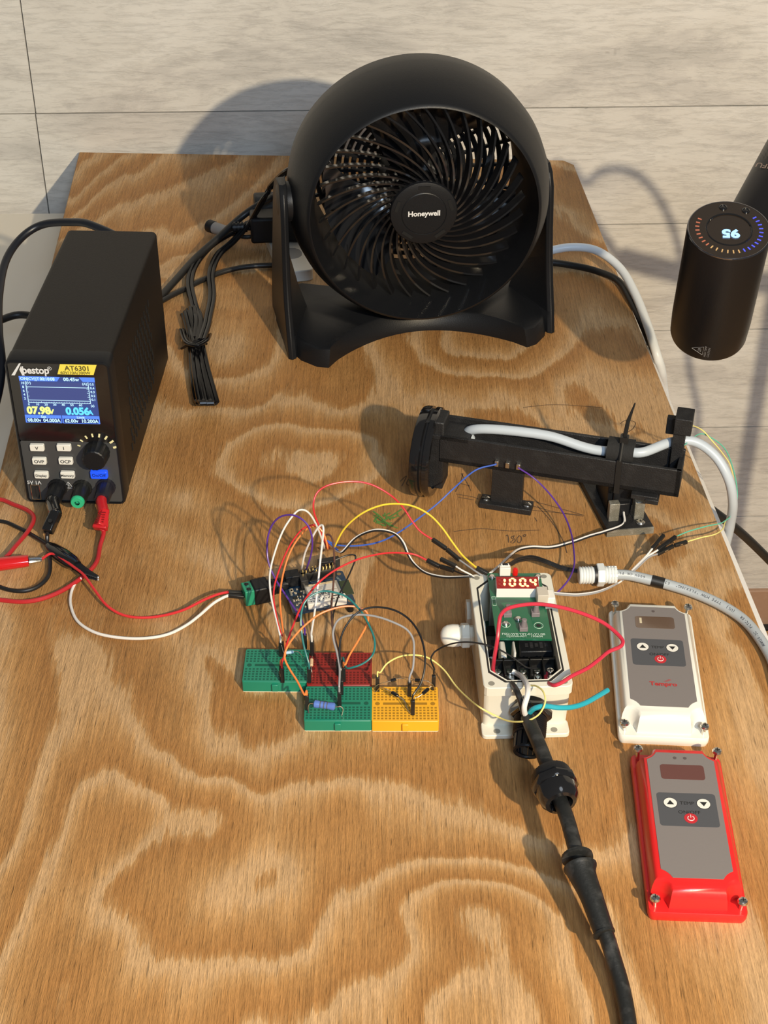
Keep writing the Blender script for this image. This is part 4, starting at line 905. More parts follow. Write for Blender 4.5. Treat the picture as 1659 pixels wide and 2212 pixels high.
obj('cable', B().tube(catmull(P, 8), .0017, 10), mat('lead_red', (.45, .02, .025), .35), T, world=True)
ca = W(-60, 1226, .008); cb = W(62, 1211, .009)
b = B(); b.tube([ca, ca.lerp(cb, .3), ca.lerp(cb, .9), cb], [.0045, .0060, .0052, .0048], 18, flat=.85); obj('clip_boot', b, mat('clip_red', (.60, .012, .015), .15, coat=.6), T, world=True)
tip = W(90, 1208, .008); b = B(); b.tube([cb, cb.lerp(tip, .8), tip], [.0034, .0030, .0022], 12, flat=.6); obj('clip_jaw', b, SILVER, T, world=True)
RC = tip
# hook-up wires to the adapter
wire('thin red wire running from the red clip to the green screw terminal', [RC, W(110, 1196, .008), W(132, 1206, .009), W(160, 1225, .010), W(182, 1243, .011), W(205, 1275, .009), W(230, 1307, .006), W(262, 1327, .003), W(300, 1334, .002), W(345, 1331, .002), W(395, 1318, .005), W(440, 1296, .009), W(470, 1284, .011), W(492, 1279, .0115)], 'red', .0011, d1=(W(493, 1279.5, .0118), ADT[0]), name='hookup_wire')
wire('thin white wire running from the black clip to the green screw terminal', [W(176, 1249, .005), W(165, 1256, .004), W(154, 1280, .002), W(153, 1308, .002), W(168, 1342, .002), W(205, 1366, .002), W(255, 1377, .002), W(310, 1379, .002), W(360, 1371, .002), W(400, 1352, .003), W(430, 1330, .005), W(460, 1304, .008), W(480, 1292, .010), W(492, 1287, .011)], 'white', .0012, d1=(W(493, 1286.5, .011), ADT[1]), name='hookup_wire')

# ---- jumper wires
GRN_A = c6(490, 1118, BH); GRN_B = c6(493, 1285, BH)
hz_ = lambda dx, dy=0: HDB + Vector((dx, dy, .004))
zz = .075
wire('tall white jumper wire arching widest from circuit board to back left green breadboard',
     [HDB + Vector((-.006, 0, .012)), W(700, 1182, .048), W(686, 1140, .070), W(669, 1110, .084), W(652, 1101, .088), W(636, 1110, .086), W(612, 1145, .078), W(593, 1195, .064), W(583, 1240, .052), W(585, 1285, .042), W(596, 1335, .034), W(604, 1368, .030)], 'white', .00085, v1=GRN_A)
wire('bright red jumper wire looping beside the tall white one to the left green breadboard',
     [HDB + Vector((-.004, 0, .012)), W(706, 1180, .044), W(684, 1138, .064), W(668, 1136, .068), W(648, 1148, .068), W(622, 1186, .062), W(599, 1243, .050), W(591, 1285, .042), W(598, 1335, .034), W(607, 1368, .030)], 'red', .00075, v1=GRN_A + Vector((.0027, .0002, 0)))
wire('orange jumper wire looping from the circuit board to the back left green breadboard',
     [HDB + Vector((-.0015, 0, .012)), W(708, 1186, .044), W(700, 1155, .056), W(683, 1137, .062), W(660, 1145, .064), W(632, 1182, .058), W(614, 1230, .048), W(605, 1285, .040), W(608, 1336, .034), W(614, 1380, .030), W(616, 1415, .028)], 'orange', .00080, v1=GRN_B)
wire('long red jumper wire stretching from the green breadboard up right towards the cream box',
     [c6(510, 1120, .030), c6(530, 1030, .034), c6(565, 925, .038), c6(620, 790, .044), c6(680, 685, .048), c6(760, 590, .052), c6(880, 500, .055), c6(1040, 425, .056), c6(1200, 386, .054), c6(1320, 378, .050), c6(1440, 390, .046)], 'red', .00085, v0=GRN_B + Vector((.0008, -.0026, 0)), d1=(W(922, 1210, .043), W(950, 1224, .040)))
PUR_E = c6(662, 1062, BH)
wire('purple jumper wire looping wide left of the circuit board to the red breadboard corner',
     [HDL + Vector((.002, .001, .006)), c6(672, 490, .040), c6(703, 390, .056), c6(712, 290, .070), c6(690, 200, .080), c6(640, 140, .085), c6(570, 108, .086), c6(490, 118, .082), c6(430, 170, .074), c6(395, 260, .064), c6(388, 360, .054), c6(402, 460, .046), c6(450, 570, .038), c6(520, 680, .032), c6(580, 770, .028), c6(630, 850, .026), c6(658, 930, .026)], 'purple', .00080, v1=PUR_E)
WH_E = c6(712, 1112, BH)
wire('white jumper wire in a narrow pointed loop over the circuit board to the red breadboard',
     [HDL + Vector((-.001, .001, .006)), c6(638, 480, .040), c6(660, 380, .055), c6(700, 290, .068), c6(745, 210, .078), c6(780, 180, .082), c6(792, 215, .080), c6(782, 320, .070), c6(770, 430, .060), c6(755, 580, .048), c6(740, 720, .038), c6(722, 850, .030), c6(706, 950, .027)], 'white', .00090, v1=WH_E)
BRC = c6(925, 1262, BH)
wire('brown jumper wire with a tight upright loop behind the circuit board',
     [HDB + Vector((-.0075, .001, .010)), c6(795, 360, .040), c6(800, 275, .050), c6(825, 247, .054), c6(855, 280, .054), c6(868, 380, .048), c6(870, 500, .042), c6(862, 620, .036), c6(850, 760, .032), c6(856, 900, .030), c6(882, 1050, .028), c6(915, 1140, .027)], 'brown', .00085, v1=BRC)
wire('thin black jumper wire with a sharp bend at the right of the circuit board',
     [HDL + Vector((.004, .001, .006)), c6(700, 520, .034), c6(760, 480, .038), c6(830, 448, .042), c6(900, 420, .044), c6(960, 398, .045), c6(1010, 393, .044), c6(1022, 420, .042), c6(992, 500, .038), c6(950, 590, .034), c6(900, 690, .030), c6(872, 780, .028), c6(858, 880, .027), c6(880, 1010, .026), c6(905, 1100, .027)], 'black', .00075, v1=BRC + Vector((-.0026, .002, 0)))
TE0 = c6(692, 1305, BH); TE1 = c6(932, 1290, BH)
wire('dark teal jumper wire looping over both back breadboards',
     [c6(655, 1060, .034), c6(637, 960, .040), c6(630, 850, .048), c6(650, 750, .054), c6(700, 690, .058), c6(780, 655, .060), c6(860, 660, .060), c6(950, 690, .058), c6(1010, 740, .055), c6(1070, 810, .051), c6(1120, 900, .046), c6(1155, 990, .041), c6(1158, 1070, .036), c6(1130, 1130, .033), c6(1070, 1175, .030), c6(1000, 1200, .028), c6(955, 1200, .026)], 'teal', .00085, v0=TE0, v1=TE1 + Vector((.0002, .004, 0)))
OR0 = c6(676, 1500, BH)
wire('long orange jumper wire arching between the front green breadboard and the red one',
     [c6(655, 1395, .026), c6(605, 1300, .028), c6(545, 1205, .031), c6(514, 1130, .035), c6(530, 1060, .039), c6(590, 970, .043), c6(680, 880, .047), c6(780, 810, .050), c6(900, 770, .052), c6(1000, 762, .052), c6(1080, 785, .050), c6(1112, 830, .047), c6(1100, 900, .043), c6(1040, 1010, .036), c6(980, 1110, .030), c6(948, 1180, .027)], 'orange', .00085, v0=OR0, v1=TE1 + Vector((.0006, -.001, 0)))
GR0 = c6(908, 1475, BH); GR1 = c6(1408, 1402, BH)
wire('grey jumper wire arching from the front green breadboard to the yellow one',
     [c6(905, 1330, .028), c6(908, 1210, .033), c6(890, 1100, .038), c6(866, 1010, .042), c6(862, 940, .046), c6(890, 870, .049), c6(950, 835, .051), c6(1060, 822, .052), c6(1180, 838, .052), c6(1300, 880, .050), c6(1390, 930, .047), c6(1435, 1000, .043), c6(1441, 1090, .038), c6(1434, 1200, .031)], 'grey', .00090, v0=GR0, v1=GR1)
BK1 = c6(1432, 1535, BH)
wire('black jumper wire making the outer arch from the front green breadboard to the yellow one',
     [c6(918, 1220, .032), c6(907, 1070, .040), c6(930, 950, .046), c6(1000, 840, .052), c6(1080, 785, .056), c6(1180, 768, .058), c6(1300, 790, .058), c6(1400, 850, .055), c6(1470, 940, .051), c6(1510, 1050, .046), c6(1520, 1180, .039), c6(1492, 1310, .031)], 'black', .00085, v0=c6(922, 1390, BH), v1=BK1)
YE0 = c6(1180, 1366, BH)
TE = [EF @ Vector((x, tyf + .002, .0285)) for x in TX]
wire('thin pale yellow wire from the yellow breadboard, sagging over the gland of the cream box',
     [c6(1200, 1235, .024), c6(1245, 1175, .026), c6(1320, 1130, .026), c6(1400, 1112, .024), c6(1500, 1118, .020), c6(1575, 1150, .015), W(960, 1448, .013), W(985, 1482, .014), W(1012, 1509, .022), EF @ onp(EF, 1038, 1529, 1, -.0035), EF @ onp(EF, 1072, 1547, 1, -.0030), EF @ onp(EF, 1097, 1557, 1, -.0110), EF @ onp(EF, 1120, 1559, 1, -.0180), W(1142, 1556, .036), W(1162, 1545, .041), W(1174, 1528, .046), W(1178, 1510, .050), W(1172, 1492, .050), W(1158, 1482, .046), W(1140, 1479, .038), TE[2] + Vector((0, -.001, .001))], 'pale', .00070, v0=YE0)
BKY = c6(1580, 1358, BH)
wire('thin black wire from the yellow breadboard over the left wall of the cream box',
     [c6(1586, 1210, .026), c6(1562, 1145, .028), c6(1580, 1100, .030), W(945, 1404, .032), W(965, 1394, .038), W(990, 1388, .044), W(1020, 1387.5, .049), W(1054, 1394, .050), W(1082, 1405, .046), W(1112, 1423, .040), W(1137, 1441, .034), TE[3] + Vector((-.001, .004, .003))], 'black', .00070, v0=BKY)
wire('thick crimson wire bowed out over the right wall of the cream box',
     [TE[0] + Vector((-.002, -.001, .001)), c7(495, 1060, .032), c7(505, 950, .046), c7(530, 800, .060), c7(545, 655, .068), c7(562, 585, .071), c7(622, 530, .072), c7(750, 500, .072), c7(880, 493, .071), c7(1000, 507, .070), c7(1150, 540, .067), c7(1300, 590, .063), c7(1430, 650, .059), c7(1525, 720, .056), c7(1590, 788, .054), c7(1600, 828, .053), c7(1570, 862, .052), c7(1480, 900, .051), c7(1400, 965, .050), c7(1300, 1040, .049), c7(1170, 1105, .049), c7(1085, 1160, .047), c7(1020, 1186, .0455), c7(970, 1170, .0415), c7(945, 1128, .034), TE[4] + Vector((-.003, .001, .001))], 'pink', .0014, name='hookup_wire')
# wires on the right side of the board
wire('coral red jumper wire rising in a high loop behind the circuit board',
     [HDB + Vector((.001, 0, .010)), c8(798, 700, .044), c8(765, 630, .056), c8(740, 565, .066), c8(737, 510, .074), c8(760, 460, .080), c8(820, 428, .084), c8(920, 415, .084), c8(1010, 430, .082), c8(1100, 480, .076), c8(1160, 540, .070), c8(1200, 600, .063), c8(1240, 650, .057)], 'red', .00085, d1=(c8(1297, 688, .053), c8(1362, 732, .050)))
wire('yellow jumper wire arching from the circuit board to the back corner of the cream box',
     [HDB + Vector((.003, 0, .010)), c8(835, 722, .040), c8(880, 640, .056), c8(950, 575, .068), c8(1030, 535, .074), c8(1110, 520, .076), c8(1200, 530, .075), c8(1280, 570, .071), c8(1340, 630, .065), c8(1390, 700, .058), c8(1440, 765, .052)], 'yellow', .00085, d1=(c8(1505, 822, .049), c8(1558, 850, .046)))
for col, off, zo, nm in (('white', 0, 0, 'white'), ('black', 5, -.001, 'black')):
    wire(nm + (' wire of the twisted pair' if 0 else ' jumper wire of the pair arching from the circuit board to the cream box'),
         [HDB + Vector((.005 + off * .0003, 0, .008)), c8(870 + off, 745 + off * .5, .034), c8(930 + off, 682 + off * .5, .044), c8(1000, 648 + off, .052), c8(1060, 642 + off * 1.2, .054), c8(1120, 660 + off, .052), c8(1160 - off, 700 + off, .048), c8(1185 - off, 760, .042), c8(1220 - off, 810, .038), c8(1270, 845 + off, .038), c8(1350, 863 + off, .041), c8(1430, 864 + off * .6, .045), c8(1485, 862, .046)], col, .00080)
wire('blue wire running from the circuit board diagonally up to the black arm support',
     [HDB + Vector((.007, .0005, .008)), c8(800, 695, .030), c8(850, 715, .026), c8(940, 718, .020), c8(1040, 702, .016), c8(1130, 660, .016), c8(1230, 590, .020), c8(1320, 520, .026), c8(1400, 445, .034), c8(1500, 362, .040), AF @ Vector((Pf.x - .0085, Pf.y - .0002, .0435))], 'blue', .00080)
wire('violet wire curving from the right terminal of the arm support down to the cream box',
     [AF @ Vector((Pf.x + .0085, Pf.y - .0002, .0435)), c5(650, 400, .034), c5(720, 470, .026), c5(780, 555, .018), c5(815, 640, .014), c5(828, 720, .014), c5(830, 790, .016), c5(808, 850, .018), c5(765, 902, .018), c5(735, 925, .020)], 'purple', .00080)
SVO = SF @ Vector((.0165, .016, .010))
for col, off, nm in (('white', -3, 'white'), ('black', 3, 'black')):
    wire(nm + ' servo wire of the pair running from the servo to the cream box',
         [SVO, c5(1050, 608 + off, .008), c5(970, 640 + off, .009), c5(900, 660 + off, .006), c5(820, 688 + off, .004), c5(730, 711 + off, .004), c5(640, 710 + off, .006), c5(580, 722 + off, .010), c5(540, 752 + off, .020), c5(500, 790 + off, .034), c5(455, 828 + off, .046)], col, .0010 if off < 0 else .0008)
# tails from the cream box
def tail(label, a, b_, pts, col): wire(label, pts, col, .00075, d0=(a, b_))
tail('grey jumper wire tail whose black plug meets the coral red wire, behind the cream box', c8(1365, 735, .050), c8(1425, 785, .049), [c8(1460, 810, .048), c8(1500, 838, .047), c8(1535, 860, .045)], 'grey')
tail('short white jumper wire tail with a free black plug, behind the cream box', c7(45, 108, .050), c7(178, 172, .049), [c7(230, 205, .048), c7(300, 240, .046), c7(330, 262, .044)], 'white')
tail('dark grey jumper wire tail joined to the long red wire, behind the cream box', c7(45, 172, .041), c7(160, 208, .042), [c7(220, 232, .044), c7(290, 252, .046), c7(330, 270, .045)], 'black')
for k, off in enumerate((-6, 0, 7)):
    wire(('uppermost', 'middle', 'lowermost')[k] + ' of the three black wires leaving the white gland for the lit board',
         [c5(862, 818 + off * .8, .011), c5(780, 803 + off, .012), c5(700, 772 + off, .016), c5(640, 757 + off * 1.3, .024), c5(580, 766 + off * 1.2, .036), c5(545, 785 + off, .046), JSTW + Vector(((k - 1) * .0012, 0, .001))], 'black', .0009)
for k, (col, a, b_, lab) in enumerate((('white', c5(1232, 655, .020), c5(1180, 716, .016), 'white jumper wire fanning out right of the box, its black plug free and pointing back'),
                                   ('white', c5(1285, 662, .018), c5(1205, 722, .015), 'white jumper wire right of the box, its black plug joined to the mint green wire'),
                                   ('grey', c5(1275, 703, .014), c5(1203, 740, .013), 'grey jumper wire right of the box, its plug joined to the pale yellow wire'))):
    wire(lab, [c5(1150 + k * 6, 752 + k * 2, .012), c5(1100 + k * 4, 802 + k * 2, .008), c5(1040, 862, .006), c5(950, 903 + k * 2, .006), c5(860, 919 + k * 3, .010), c5(790, 918 + k * 3, .016), c5(735, 912 + k * 3, .022)], col, .0009, d0=(a, b_))
ER_ = AF @ Vector((AL + .009, .012, .076))
wire('mint green wire from the switch at the arm tip, dropping beside the grey cable', [AF @ Vector((AL + .0030, .010, .068)), c5(1390, 203, .062), c5(1440, 217, .058), c5(1500, 262, .046), c5(1532, 325, .032), c5(1556, 420, .012), c5(1560, 500, -.002), c5(1540, 560, .000), c5(1505, 592, .006), c5(1480, 604, .010), c5(1430, 614, .014), c5(1350, 636, .016), c5(1292, 659, .018)], 'green', .0006)
wire('pale yellow wire from the switch at the arm tip, dropping beside the grey cable', [AF @ Vector((AL + .0030, .016, .084)), c5(1400, 182, .066), c5(1450, 235, .058), c5(1496, 290, .044), c5(1530, 345, .030), c5(1548, 430, .010), c5(1552, 510, -.004), c5(1530, 565, -.001), c5(1508, 592, .003), c5(1495, 628, .006), c5(1460, 652, .010), c5(1400, 666, .013)], 'pale', .0006, d1=(c5(1335, 685, .014), c5(1280, 702, .014)))

# small components
def comp(name, label, cat, lead, pa, pb, r, m, bands=(), group=None):
    T = thing(name, label, cat, Matrix.Translation(pa), group); pa, pb = Vector(pa), Vector(pb); d = pb - pa; M = Matrix.Translation(pa) @ d.normalized().to_track_quat('Z', 'Y').to_matrix().to_4x4(); L0 = d.length
    ob = obj('component_body', B().lathe([(r * .6, 0), (r, L0 * .05), (r, L0 * .2), (r * .9, L0 * .27), (r * .9, L0 * .73), (r, L0 * .8), (r, L0 * .95), (r * .6, L0)] if r > .0014 and bands else [(r * .7, 0), (r, L0 * .08), (r, L0 * .92), (r * .7, L0)], M, 20), m, T, world=True)
    for t_, bm_ in bands: obj('colour_band', B().lathe([(r * .94, L0 * t_), (r * .94, L0 * (t_ + .05))], M, 20), bm_, ob, world=True)
    obj('wire_leads', B().tube(catmull(lead, 6), .0003 if r < .0025 else .0004, 6), TIN, T, world=True)
BRN = mat('band_brown', (.10, .03, .02), .4); VIO = mat('band_grey_blue', (.10, .11, .16), .4); BLU = mat('resistor_blue', (.10, .19, .55), .35)
zr_ = .0165
a, c = c6(722, 1460, zr_), c6(876, 1482, zr_)
comp('resistor', 'large blue power resistor lying over the front green breadboard', 'resistor', [c6(688, 1530, BH), c6(683, 1500, .0115), c6(690, 1465, .0155), a, c, c6(912, 1480, .0165), c6(932, 1500, .0145), c6(922, 1545, BH)], a, c, .0026, BLU, ((.05, BRN), (.30, VIO), (.47, VIO), (.62, VIO), (.88, VIO)))
a, c = c6(520, 1096, .0150), c6(578, 1088, .0150)
comp('resistor', 'tiny pale blue resistor standing on the back left green breadboard', 'resistor', [c6(470, 1060, .0100), c6(482, 1010, .022), c6(505, 1090, .016), a, c, c6(610, 1090, .016), c6(632, 1110, .015), c6(645, 1150, BH)], a, c, .0012, mat('resistor_pale_blue', (.35, .55, .70), .4), ((.3, BRN), (.6, BRN)))
a, c = c6(708, 1140, .0160), c6(706, 1190, .0150)
comp('resistor', 'tiny tan resistor with brown bands standing on the red breadboard', 'resistor', [c6(712, 1112, .012), c6(712, 1125, .0160), a, c, c6(708, 1230, .0130), c6(712, 1256, BH)], a, c, .0012, mat('resistor_tan', (.62, .42, .25), .4), ((.2, BRN), (.45, BRN), (.7, BRN)))
BAND = mat('diode_band', (.5, .5, .5), .4)
for lab, a, c, ld in (('black diode at the back left of the yellow breadboard', c6(1275, 1297, .020), c6(1312, 1284, .021), [c6(1160, 1378, BH), c6(1155, 1350, .013), c6(1190, 1320, .017), None, c6(1350, 1278, .021), c6(1395, 1300, .017), c6(1405, 1390, BH)]),
                      ('black diode at the front left of the yellow breadboard, leads forming a V', c6(1282, 1378, .017), c6(1326, 1406, .017), [c6(1165, 1380, BH), c6(1200, 1345, .015), c6(1240, 1355, .017), None, c6(1370, 1440, .016), c6(1395, 1500, .013), c6(1425, 1538, BH)]),
                      ('black diode at the back right of the yellow breadboard', c6(1448, 1290, .020), c6(1484, 1294, .020), [c6(1412, 1395, BH), c6(1408, 1320, .015), c6(1425, 1295, .019), None, c6(1540, 1300, .019), c6(1580, 1330, .015), c6(1585, 1362, BH)]),
                      ('black diode at the front right of the yellow breadboard', c6(1502, 1390, .016), c6(1545, 1352, .017), [c6(1440, 1530, BH), c6(1445, 1430, .014), c6(1470, 1412, .015), None, c6(1575, 1335, .016), c6(1590, 1345, .013), c6(1588, 1366, BH)])):
    i = ld.index(None); ld = ld[:i] + [a, c] + ld[i + 1:]
    comp('diode', lab, 'diode', ld, a, c, .0013, K_GLOSS, ((.78, BAND),), 'diodes on the yellow breadboard')

# ---- mains cable with boot (front right)
JD = K_DUSTY
T = thing('mains_cable', 'thick dusty black power cable entering the cream box, with a tapered rubber boot', 'cable', Matrix.Translation((W(1270, 1900).x, W(1270, 1900).y, 0)))
mc = [W(1140, 1550, .032), W(1150, 1575, .033), W(1165, 1610, .034), W(1180, 1648, .034), W(1196, 1695, .033), W(1222, 1760, .032), W(1238, 1815, .031), W(1250, 1860, .030), W(1280, 1940, .026), W(1308, 2015, .020), W(1325, 2070, .015), W(1345, 2140, .010), W(1360, 2230, .0065), W(1362, 2330, .0054), W(1350, 2450, .0054)]
obj('cable_jacket', B().tube(catmull(mc, 8), .0045, 16), JD, T, world=True)
pb = [W(1253, 1872, .0295), W(1259, 1892, .0285), W(1277, 1935, .026), W(1300, 2000, .0212), W(1306, 2016, .020)]
b = B(); P = catmull(pb, 6); n_ = len(P)
b.tube(P, [.0098 - .0038 * min(1, i / (n_ - 1) * 1.05) + (-.0012 * sin(pi * i / (n_ - 1)) if i > 1 else 0) for i in range(n_)], 24)
bt = obj('strain_relief', b, JD, T, world=True)
for q0, q1, rr in ((W(1246, 1848, .0302), W(1248, 1857, .0300), .0092), (W(1303, 2012, .0204), W(1306, 2020, .0198), .0064)):
    b = B().tube([q0, q0.lerp(q1, .2), q0.lerp(q1, .8), q1], [rr * .85, rr, rr, rr * .85], 24)
    obj('boot_flange', b, JD, bt, world=True)
# three cores
def core(name, pts, r, m, lab): obj(name, B().tube(catmull(pts, 7), r, 10), m, T, world=True, label=lab)
core('core_wire', [c7(790, 1450, .032), c7(765, 1425, .037), c7(762, 1360, .044), c7(790, 1260, .049), c7(785, 1185, .048), c7(745, 1120, .040), c7(695, 1085, .030), TE[1] + Vector((.001, .003, .002))], .0018, WIRE['white'], 'white core')
core('core_wire', [c7(775, 1465, .032), c7(750, 1400, .037), c7(730, 1320, .043), c7(695, 1235, .047), c7(650, 1170, .040), c7(590, 1135, .030), TE[0] + Vector((.002, .0, .001))], .0020, WIRE['black'], 'black core')
core('core_wire', [c7(800, 1455, .031), c7(815, 1410, .038), c7(860, 1378, .043), c7(940, 1364, .045), c7(1050, 1377, .044), c7(1170, 1372, .041), c7(1280, 1338, .038), c7(1380, 1283, .036), c7(1472, 1228, .034)], .0017, WIRE['cyan'], 'teal core with a free end')
# gland nut on it
ga, gb2 = W(1188, 1668, .0338), W(1212, 1735, .0325); ax = (gb2 - ga).normalized(); M = Matrix.Translation(ga) @ ax.to_track_quat('Z', 'Y').to_matrix().to_4x4(); Lg = (gb2 - ga).length
T = thing('gland_nut', 'loose black ribbed gland nut threaded on the thick power cable', 'cable nut', Matrix.Translation((ga.x, ga.y, 0)))
rings = []
for r, h in ((.0095, 0), (.0116, .0012), (.0122, .003), (.0122, Lg * .34), (.0115, Lg * .42)):
    rings.append([(r * (1 + (.02 if k % 2 else 0)) * cos(2 * pi * k / 72), r * (1 + (.02 if k % 2 else 0)) * sin(2 * pi * k / 72), h) for k in range(72)])
b = B().loft(rings, M=M); nb = obj('ribbed_collar', b, K_ABS, T, world=True)
b = B(); b.lathe([(.0120, Lg * .30), (.0146, Lg * .36), (.0146, Lg * .50), (.0136, Lg * .56)], M, 8); b.lathe([(.0126, Lg * .45), (.0124, Lg * .72), (.0116, Lg * .88), (.0095, Lg * 1.0), (.0072, Lg * 1.02), (.0060, Lg * .9)], M, 40, (True, False)); obj('nut_cap', b, K_GLOSS, T, world=True, ang=40)

# ---- white gland and grey cable at right
g0 = W(1250, 1243, .0125); g1 = W(1332, 1241, .0125); ax = (g1 - g0).normalized(); Lw = (g1 - g0).length; M = Matrix.Translation(g0) @ ax.to_track_quat('Z', 'Y').to_matrix().to_4x4()
T = thing('signal_cable', 'grey printed cable with a white gland, curving off the right edge of the board', 'cable', Matrix.Translation((g0.x, g0.y, 0)))
GW = mat('gland_white', (.70, .74, .74), .35)
pr = []
for k in range(5): pr += [(.0060, k * .0021), (.0067, k * .0021 + .0009)]
pr.append((.0058, .0112))
b = B(); b.lathe(pr, M, 32); gg = obj('gland_body', b, GW, T, world=True)
b = B(); b.lathe([(.0070, .0112), (.0070, .0132)], M, 32); obj('gland_washer', b, K_RUB, gg, world=True)
b = B(); b.lathe([(.0080, .0132), (.0086, .0138), (.0086, .0180), (.0080, .0186)], M, 6); pr = []
for k in range(4): pr += [(.0060, .0186 + k * .0021), (.0067, .0186 + k * .0021 + .0008)]
pr += [(.0059, .0272), (.0053, Lw * .99)]
b.lathe(pr, M, 32); 
for k in range(12): a_ = 2 * pi * k / 12; b.box((.0055, 0, Lw - .0035), (.0016, .0019, .0065), M @ Matrix.Rotation(a_, 4, 'Z'))
obj('gland_nut', b, GW, gg, world=True)
gc = [g1 - ax * .004, W(1352, 1242, .0118), W(1380, 1247, .0105), W(1440, 1262, .0085), W(1500, 1281, .0070), W(1560, 1308, .0062), W(1610, 1342, .0058), W(1645, 1385, .0058), W(1672, 1435, .0058), W(1690, 1500, .0058)]
GP = catmull(gc, 10); obj('cable_jacket', B().tube(GP, .0038, 18), WIRE['cable'], T, world=True)
i0 = 27
q = GP[i0]; d = (GP[i0 + 3] - GP[i0 - 3]).normalized(); obj('tape_band', B().cyl(q - d * .0047, q + d * .0047, .0041, n=20), K_RUB, T, world=True)
# print follows the jacket
def along(s_):
    acc = 0
    for p_, q_ in zip(GP[:-1], GP[1:]):
        L0 = (q_ - p_).length
        if acc + L0 >= s_: return p_.lerp(q_, (s_ - acc) / L0), (q_ - p_).normalized()
        acc += L0
    return GP[-1], (GP[-1] - GP[-2]).normalized()
b = B(); msg = 'AWM20-2C  PLTC-ER   (UL)  TYPE MTW "FLEXING"  E324459  600V OR PL'[::-1]
for k, ch in enumerate(msg):
    if ch == ' ': continue
    p_, t_ = along(.006 + k * .00205)
    if (p_ - q).length < .0055: continue
    t2 = Vector((t_.x, t_.y, 0)).normalized(); sd = Vector((t2.y, -t2.x, 0)); up = (Vector((0, 0, 1)) * .82 + sd * .57).normalized(); yv = up.cross(-t2); Mx = Matrix.Identity(4)
    for r_ in range(3): Mx[r_][0] = -t2[r_]; Mx[r_][1] = yv[r_]; Mx[r_][2] = up[r_]; Mx[r_][3] = (p_ + up * .00385)[r_]
    b.text(ch, .0028, Mx)
obj('cable_print', b, mat('print_dark', (.06, .06, .07), .6), T, world=True)

# ---- hose on the arm
def A(x, y, z): return AF @ Vector((x, y, z))
hs = [A(.036, .004, .050), A(.034, .002, .057), A(.040, -.001, .0625), A(.052, -.002, .0655), A(.075, -.001, .0665), A(.100, .000, .0655), A(.125, -.001, .0610), A(.140, -.001, .0600), A(.155, -.001, .0625), A(.170, -.001, .0640), W(1450, 955, .066), W(1500, 954, .066), W(1545, 985, .058), W(1574, 1035, .042), W(1583, 1085, .018), W(1578, 1130, -.010), W(1567, 1180, -.040), W(1552, 1240, -.075), W(1530, 1290, -.11)]
tubeobj('grey_cable', 'grey round cable lying in the arm channel and looping off the board edge', 'cable', hs, .0038, WIRE['hose'], 16)
# ---- cables behind the fan
tubeobj('white_cable', 'thick white cable from behind the fan dropping over the right board edge', 'cable',
        [W(1090, 580, .008), W(1140, 560, .012), W(1180, 544, .018), W(1235, 534, .022), W(1290, 542, .022), W(1340, 580, .018), W(1372, 635, .012), W(1398, 700, .004), W(1417, 760, -.007), W(1429, 800, -.028), W(1434, 840, -.060), W(1442, 900, -.10)], .0042, WIRE['wcable'], 16)
tubeobj('black_cable', 'black round cable coming from behind the fan along the right board edge', 'cable',
        [W(1100, 565, .004), W(1180, 566, .004), W(1240, 574, .004), W(1290, 586, .005), W(1337, 608, .005), W(1366, 655, .003), W(1389, 705, -.004), W(1407, 750, -.020), W(1420, 800, -.045), W(1430, 850, -.08)], .0034, K_RUB, 14)
tubeobj('black_cable', 'black cable hanging below the right board edge against the wall', 'cable',
        [W(1480, 1060, -.05), W(1538, 1102, -.06), W(1590, 1142, -.09), W(1640, 1188, -.13), W(1720, 1270, -.2)], .0040, K_RUB, 14)
tubeobj('black_cable', 'thick black cable from behind the fan to the power supply, crossing over the fan cord', 'cable',
        [WY(640, 395, 1.37), W(600, 420, .050), W(560, 442, .042), W(520, 470, .030), W(470, 515, .018), W(420, 560, .008), W(375, 610, .005), W(335, 650, .004), W(280, 676, .004), W(200, 690, .004), W(110, 690, .004), W(41, 680, .004), W(-20, 700, .004)], .0036, K_RUB, 14)
tubeobj('black_cable', 'thinner black cable lying on the board from the power supply to the fan stand', 'cable',
        [W(640, 574, .006), W(583, 573, .004), W(520, 578, .004), W(460, 595, .003), W(400, 624, .003), W(350, 650, .003), W(290, 690, .003), W(200, 735, .003)], .0026, K_RUB, 12)
tubeobj('mains_lead', 'black mains lead arching from the back of the power supply down the left edge', 'cable',
        [PSF @ Vector((.045, PD + .001, .084)), PSF @ Vector((.045, PD + .035, .100)), W(200, 487, .110), W(150, 480, .106), W(90, 486, .098), W(45, 515, .090), W(12, 565, .080), W(-2, 640, .066), W(-2, 720, .052), W(4, 790, .036), W(-6, 860, .020), W(-30, 930, .008), W(-60, 1000, .006)], .0036, mat('lead_navy_black', (.010, .012, .018), .35), 14)
